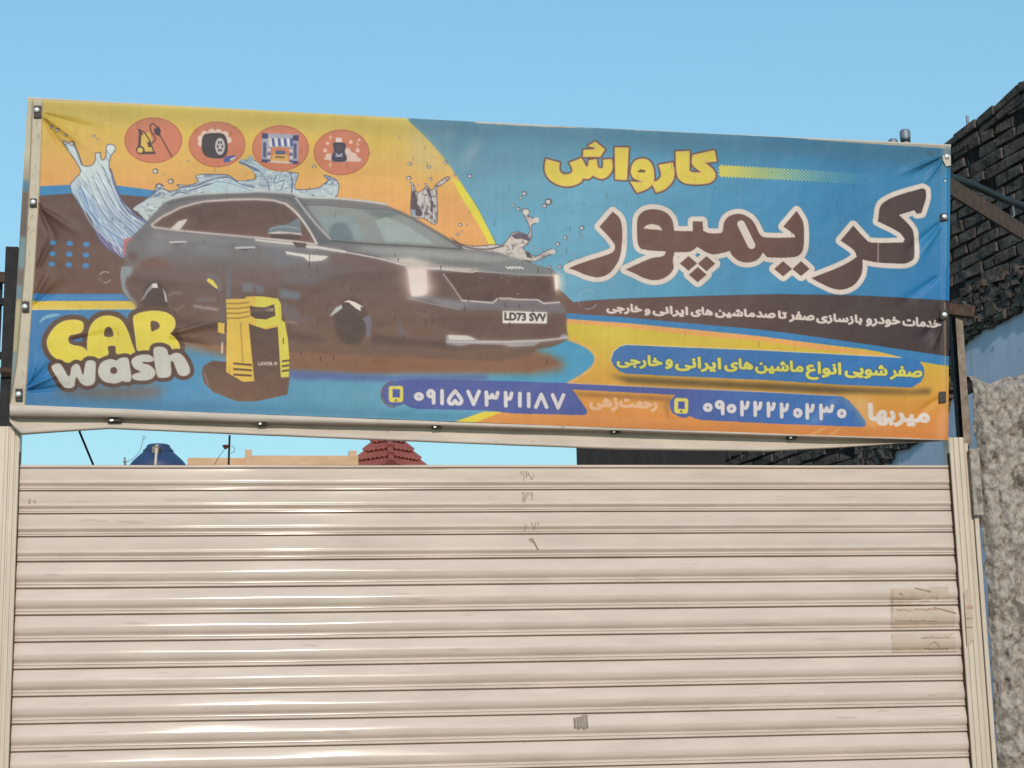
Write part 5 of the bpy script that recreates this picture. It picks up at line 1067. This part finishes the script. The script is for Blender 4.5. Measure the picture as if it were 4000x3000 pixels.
# ================================================================ rough cement wall to the right of the rail
NXR, NZR = 210, 560
def proj(p):
    d = Vector(p)-CAM; k = F/d.dot(fw); return 2000+d.dot(RT)*k, 1500-d.dot(UP)*k
ztop_r = at(3850, 1490, -.03).z
zr_ = np.linspace(0, 1, NZR)*ztop_r
fwd = np.interp(zr_, [0, 1.2, 2.05, 2.30, 2.60, 2.86, 3.2], [.03, .03, .03, .03, .03, .03, .03])
left = []
for zz, dd in zip(zr_, fwd):
    x = 1.8
    for _ in range(6):
        px, py = proj((x, -dd+.03-.045*.5-.030*.5+.034, zz)); tgt = float(np.interp(py, [1480, 1737, 1835, 2016, 2200, 3000, 4500], [3788, 3800, 3815, 3823, 3834, 3890, 3990])); x += (tgt-px)*.00094
    left.append(x)
left = np.array(left)
U, Vv = np.meshgrid(np.linspace(0, 1, NXR), np.linspace(0, 1, NZR))
Xr = left[:, None]+U*1.0
topz = np.interp(Xr, [at(px, 1490, -.03).x for px in (3786, 3815, 3850, 3880, 3910, 3950, 4000, 4100, 4300)], [at(3850, py, -.03).z for py in (1452, 1466, 1486, 1490, 1482, 1464, 1456, 1450, 1450)])
topz = topz+.014*(fbm(Xr*18, Xr*0, 4, 6)-.5)
Zr = Vv*topz
big_ = fbm(Xr*5, Zr*4, 4, 31); fine = fbm(Xr*36, Zr*24, 4, 41); pits = fbm(Xr*60+2, Zr*36, 3, 51)
Yr = -fwd[:, None]+.03-.060*big_-.052*fine-.022*pits
lip = smoothstep(.05, 0, topz-Zr); Yr += .06*lip
Yr += .04*smoothstep(.025, 0, U)
x0r = WX+.102
rwv = np.stack([Xr, Yr, Zr], -1).reshape(-1, 3)
back = rwv.copy(); back[:, 1] = .22
ri = np.arange(NXR*NZR).reshape(NZR, NXR); dpt = (.22-rwv[ri[:, 0], 1])/(rwv[ri[:, 0], 1]+6.574)
back[ri[:, 0], 0] = rwv[ri[:, 0], 0]+(rwv[ri[:, 0], 0]+.906)*dpt+.02
idx = np.arange(NXR*NZR).reshape(NZR, NXR)
fq = np.stack([idx[:-1, :-1], idx[:-1, 1:], idx[1:, 1:], idx[1:, :-1]], -1).reshape(-1, 4).tolist()
nb = NXR*NZR; extra = []
Vb = rwv.tolist()+back[idx[-1]].tolist()+back[idx[:, 0]].tolist()+back[idx[:, -1]].tolist()
for j in range(NXR-1): extra.append((idx[-1, j], idx[-1, j+1], nb+j+1, nb+j))
o1 = nb+NXR; o2 = o1+NZR
for i in range(NZR-1):
    extra.append((idx[i, 0], idx[i+1, 0], o1+i+1, o1+i)); extra.append((idx[i, -1], o2+i, o2+i+1, idx[i+1, -1]))
o = mesh_obj('cement_wall', Vb, fq+[tuple(int(v) for v in e) for e in extra], MAT['stucco'], smooth=True)
recentre(o, (x0r+.4, 0, 0)); tag(o, 'low rough grey cement wall with a crumbling top beside the right rail', 'wall')

# ================================================================ things behind the shutter
# dark flat wall in the gap, with flues on its roof
pR = wp(lend, 0); xl_ = at(2252, 1780, pR.y).x
bd = thing('dark_building', 'dark flat-walled building seen in the gap right of the sky', 'building', (pR.x, pR.y, 0))
zr_ = at(2800, 1000, pR.y).z
xb_ = CAM.x+(xl_-CAM.x)*(pR.y+4-CAM.y)/(pR.y-CAM.y)+.15
ring = [(xl_, pR.y), (pR.x+2.6, pR.y), (pR.x+2.6, pR.y+4), (xb_, pR.y+4)]
b = MB(); b.hexa([(x, y, 0) for x, y in ring]+[(x, y, zr_) for x, y in ring]); b.build('wall', MAT['darkwall'], bd)
ring = [(xl_-.03, pR.y-.05), (pR.x+2.66, pR.y-.05), (pR.x+2.66, pR.y+4.06), (xb_-.03, pR.y+4.06)]
b = MB(); b.hexa([(x, y, zr_+.002) for x, y in ring]+[(x, y, zr_+.12) for x, y in ring]); b.build('roof', MAT['darkwall'], bd)
for k, (px, py, rp, lab, cap) in enumerate(((3534, 508, 19, 'tall grey metal flue pipe above the banner top edge', True), (3487, 545, 18, 'short grey metal flue cap just left of the tall flue', False))):
    yq = pR.y+1.2; p = at(px, py, yq); r = (at(px+rp, py, yq)-p).x
    b = MB(); b.tube([Vector((p.x+.03, yq, zr_+.11)), p-Vector((0, 0, .09))], r*.92, 16); o = b.build('flue_pipe', MAT['steelgrey'], smooth=True); recentre(o, (p.x, yq, zr_+.12)); tag(o, lab, 'flue')
    b = MB(); b.tube([p-Vector((0, 0, .088)), p-Vector((0, 0, .02)), p-Vector((0, 0, .012)), p], [r*1.04, r*1.04, r*1.0, r*.8], 16); b.build('cap', MAT['steelgrey'], o, smooth=True)
    b = MB(); b.tube([p-Vector((0, 0, .13)), p-Vector((0, 0, .10))], r*.98, 16); b.build('collar', MAT['darksteel'], o, smooth=True)

# water tank on a low roof
YT = 22.0
zs = at(617, 1836, YT).z
c = at(617, 1836, YT); rT = (at(727, 1820, YT)-c).x
hs = thing('low_house', 'low pale house behind the shutter carrying the blue tank', 'house', (c.x, YT, 0))
b = MB(); b.box((c.x-3.4, YT-1.6, 0), (c.x+.9, YT+4, zs-.86)); b.build('wall', MAT['tan'], hs)
b = MB(); b.box((c.x-3.5, YT-1.7, zs-.858), (c.x+1.0, YT+4.1, zs-.70)); b.build('roof', MAT['tan'], hs)
tk = thing('water_tank', 'dark blue plastic water tank with stepped lid behind the shutter', 'water tank', (c.x, YT, zs-.70))
u = rT
def tz(py): return at(617, py, YT).z-zs
def tr_(px): return (at(617+px, 1800, YT)-at(617, 1800, YT)).x
b = MB(); b.lathe((c.x, YT, zs), [(tr_(112), -.70), (tr_(116), -.4), (tr_(112), tz(1822)), (tr_(104), tz(1808)), (tr_(84), tz(1788)), (tr_(66), tz(1772)), (tr_(60), tz(1768))], 40); b.build('body', MAT['tank'], tk, smooth=True)
b = MB(); b.lathe((c.x, YT, zs), [(tr_(60), tz(1768)+.002), (tr_(60), tz(1760)), (tr_(54), tz(1757)), (tr_(52), tz(1752)), (tr_(47), tz(1750)), (tr_(46), tz(1742)), (tr_(40), tz(1738)), (tr_(20), tz(1736.5))], 40); b.build('lid', MAT['tank'], tk, smooth=True)
b = MB(); xx0 = c.x; yb_ = YT-tr_(112)
for dx in (-.075, .075): b.bar((xx0+dx*.9, yb_-.04, zs-.2), (xx0+dx*.5, YT-tr_(64), tz(1760)+zs), .03, .03)
b.build('ladder', MAT['darksteel'], tk)
b = MB(); b.tube([(xx0-.01, yb_-.08, zs-.7), (xx0-.01, yb_-.06, zs+.05), (xx0-.01, YT-tr_(70), tz(1752)+zs)], .022, 8); b.build('inlet_pipe', MAT['white_vinyl'], tk, smooth=True)
b = MB(); p = Vector((xx0-.02, YT-tr_(78), tz(1768)+zs)); b.box((p.x-.06, p.y-.03, p.z-.07), (p.x+.05, p.y+.02, p.z+.05)); b.build('float_valve', MAT['rustpale'], tk, bevel=.02)
# antenna mast with dish arm
ym = 20.0; a, c2 = at(893, 1818, ym), at(897, 1700, ym)
ms = thing('antenna_mast', 'thin dark antenna mast with a small dish arm above the tan parapet', 'antenna', (a.x, ym, 0))
b = MB(); b.tube([(a.x-.02, ym, 0), a, c2], .016, 8); b.build('pole', MAT['darksteel'], ms, smooth=True)
q = at(884, 1742, ym); b = MB(); b.lathe((q.x-.01, ym, q.z-.05), [(.005, 0), (.03, .015), (.05, .06), (.046, .062)], 12); b.bar(q, at(897, 1738, ym), .014, .014); b.build('dish', MAT['tilehip'], ms)
b = MB(); aa = np.linspace(-1.7, 1.6, 10); cc = at(903, 1756, ym); b.tube([cc+Vector((.052*math.cos(t), 0, .052*math.sin(t))) for t in aa], .004, 6); b.build('cable_loop', MAT['wire'], ms)
b = MB(); b.tube([at(883, 1748, ym), at(858, 1780, ym), at(836, 1818, ym), at(815, 1860, ym)], .004, 6); b.build('stay_wire', MAT['wire'], ms)
# tan parapet house
yh = 34.0
pa = thing('tan_house', 'tan plastered house whose roof parapet shows above the shutter', 'house', (at(1060, 1800, yh).x, yh, 0))
def slab(px0, px1, pyt, Y, dpt, name, mat, par, z0=0):
    p, q = at(px0, pyt, Y), at(px1, pyt, Y); b = MB(); b.box((p.x, Y, z0), (q.x, Y+dpt, (p.z+q.z)/2)); return b.build(name, mat, par, bevel=.01)
slab(733, 962, 1788, yh+.2, 7.5, 'lower_parapet', MAT['tan'], pa)
slab(985, 1400, 1779, yh, 8, 'parapet', MAT['tan'], pa)
slab(957, 984, 1756, yh-.1, .3, 'pier', MAT['tan'], pa); slab(1363, 1393, 1760, yh+.9, .3, 'pier', MAT['tan'], pa)
# red tiled pavilion
yt = 38.0; ap = at(1517, 1668, yt); bs = at(1517, 1840, yt); half = (at(1660, 1840, yt)-bs).x
pv = thing('tiled_pavilion', 'square pavilion with a steep red clay tile roof behind the shutter', 'pavilion', (ap.x, yt, 0))
cx_, cz = ap.x, bs.z
b = MB(); b.box((cx_-half*.62, yt-half*.62, 0), (cx_+half*.62, yt+half*.62, cz-.02)); b.build('wall', MAT['tan'], pv)
rf = MB(); hip = MB(); ROWS = 5; Hh = ap.z-cz
cor = [Vector((cx_, yt-half, 0)), Vector((cx_+half, yt, 0)), Vector((cx_, yt+half, 0)), Vector((cx_-half, yt, 0))]
A0 = Vector((cx_, yt, 0))
def rp_(c_, h, out=0.0):
    f = 1-h/Hh; v = A0+(c_-A0)*f; v = v+((c_-A0).normalized())*out; v.z = cz+h; return v
for s_ in range(4):
    c1, c2_ = cor[s_], cor[(s_+1) % 4]
    for r in range(ROWS):
        h0, h1 = Hh*r/ROWS, Hh*(r+1)/ROWS
        nT = max(2, int(9*(1-h0/Hh)))
        for k in range(nT):
            for sub in range(4):
                u0, u1 = (k+sub/4)/nT, (k+(sub+1)/4)/nT
                def pt(u, h, o):
                    a_ = rp_(c1, h); b_ = rp_(c2_, h); v = a_+(b_-a_)*u
                    nrm = ((a_+b_)/2-Vector((cx_, yt, a_.z))).normalized(); return v+nrm*o+Vector((0, 0, o*.5))
                bl = lambda q: .085*math.sin(math.pi*(q*4 % 4)/4)
                o0, o1 = .05*math.sin(math.pi*sub/4), .05*math.sin(math.pi*(sub+1)/4)
                n_ = len(rf.v); rf.v += [tuple(pt(u0, h0, .05+o0)), tuple(pt(u1, h0, .05+o1)), tuple(pt(u1, h1, o1*.8)), tuple(pt(u0, h1, o0*.8)), tuple(pt(u0, h0, 0)), tuple(pt(u1, h0, 0))]
                rf.f += [[n_, n_+1, n_+2, n_+3], [n_, n_+4, n_+5, n_+1]]
    for r in range(ROWS):
        h0, h1 = Hh*r/ROWS, Hh*(r+1)/ROWS; hip.tube([rp_(c1, h0, .04)+Vector((0, 0, .05)), rp_(c1, h1, .0)+Vector((0, 0, .03))], [.10, .075], 8)
ro = rf.build('roof', MAT['tile'], pv); 
h_ = hip.build('ridge_tiles', MAT['tile'], None, smooth=True); h_.parent = ro; h_.data.transform(Matrix.Translation(-pv.location))
# slack cable at the left and dry twigs
b = MB(); pts = [at(305, 1650, 1.2), at(312, 1690, 1.25), at(366, 1820, 1.5), at(395, 1890, 1.6)]; b.tube(pts, .0052, 8); o = b.build('guy_rope', MAT['wire'], smooth=True); recentre(o, pts[-1]); tag(o, 'thin dark rope slanting down behind the banner left of the tank', 'rope')
b = MB(); Yw = 16
for p in ([(487, 1900), (487, 1810), (488, 1785)], [(487, 1808), (480, 1800)], [(487, 1806), (495, 1798)], [(488, 1795), (484, 1789)]): b.tube([at(x, y, Yw) for x, y in p], .006, 5)
b.tube([at(487, 1900, Yw)-Vector((0, 0, 3)), at(487, 1890, Yw)], .012, 5)
o = b.build('dry_weed', MAT['leaf']); recentre(o, at(487, 1900, Yw)-Vector((0, 0, 3))); tag(o, 'short leafless twig with side shoots left of the tank', 'weed')
b = MB()
for p in ([(490, 1808), (520, 1792), (545, 1765), (555, 1735), (560, 1712)], [(558, 1720), (572, 1706)], [(560, 1712), (556, 1705), (566, 1702)]): b.tube([at(x, y, Yw) for x, y in p], .0035, 5)
b.tube([at(478, 1900, Yw)-Vector((0, 0, 3)), at(490, 1808, Yw)], .008, 5)
o = b.build('dry_weed', MAT['leaf']); recentre(o, at(478, 1900, Yw)-Vector((0, 0, 3))); tag(o, 'long curved dry stem leaning over the shoulder of the tank', 'weed')
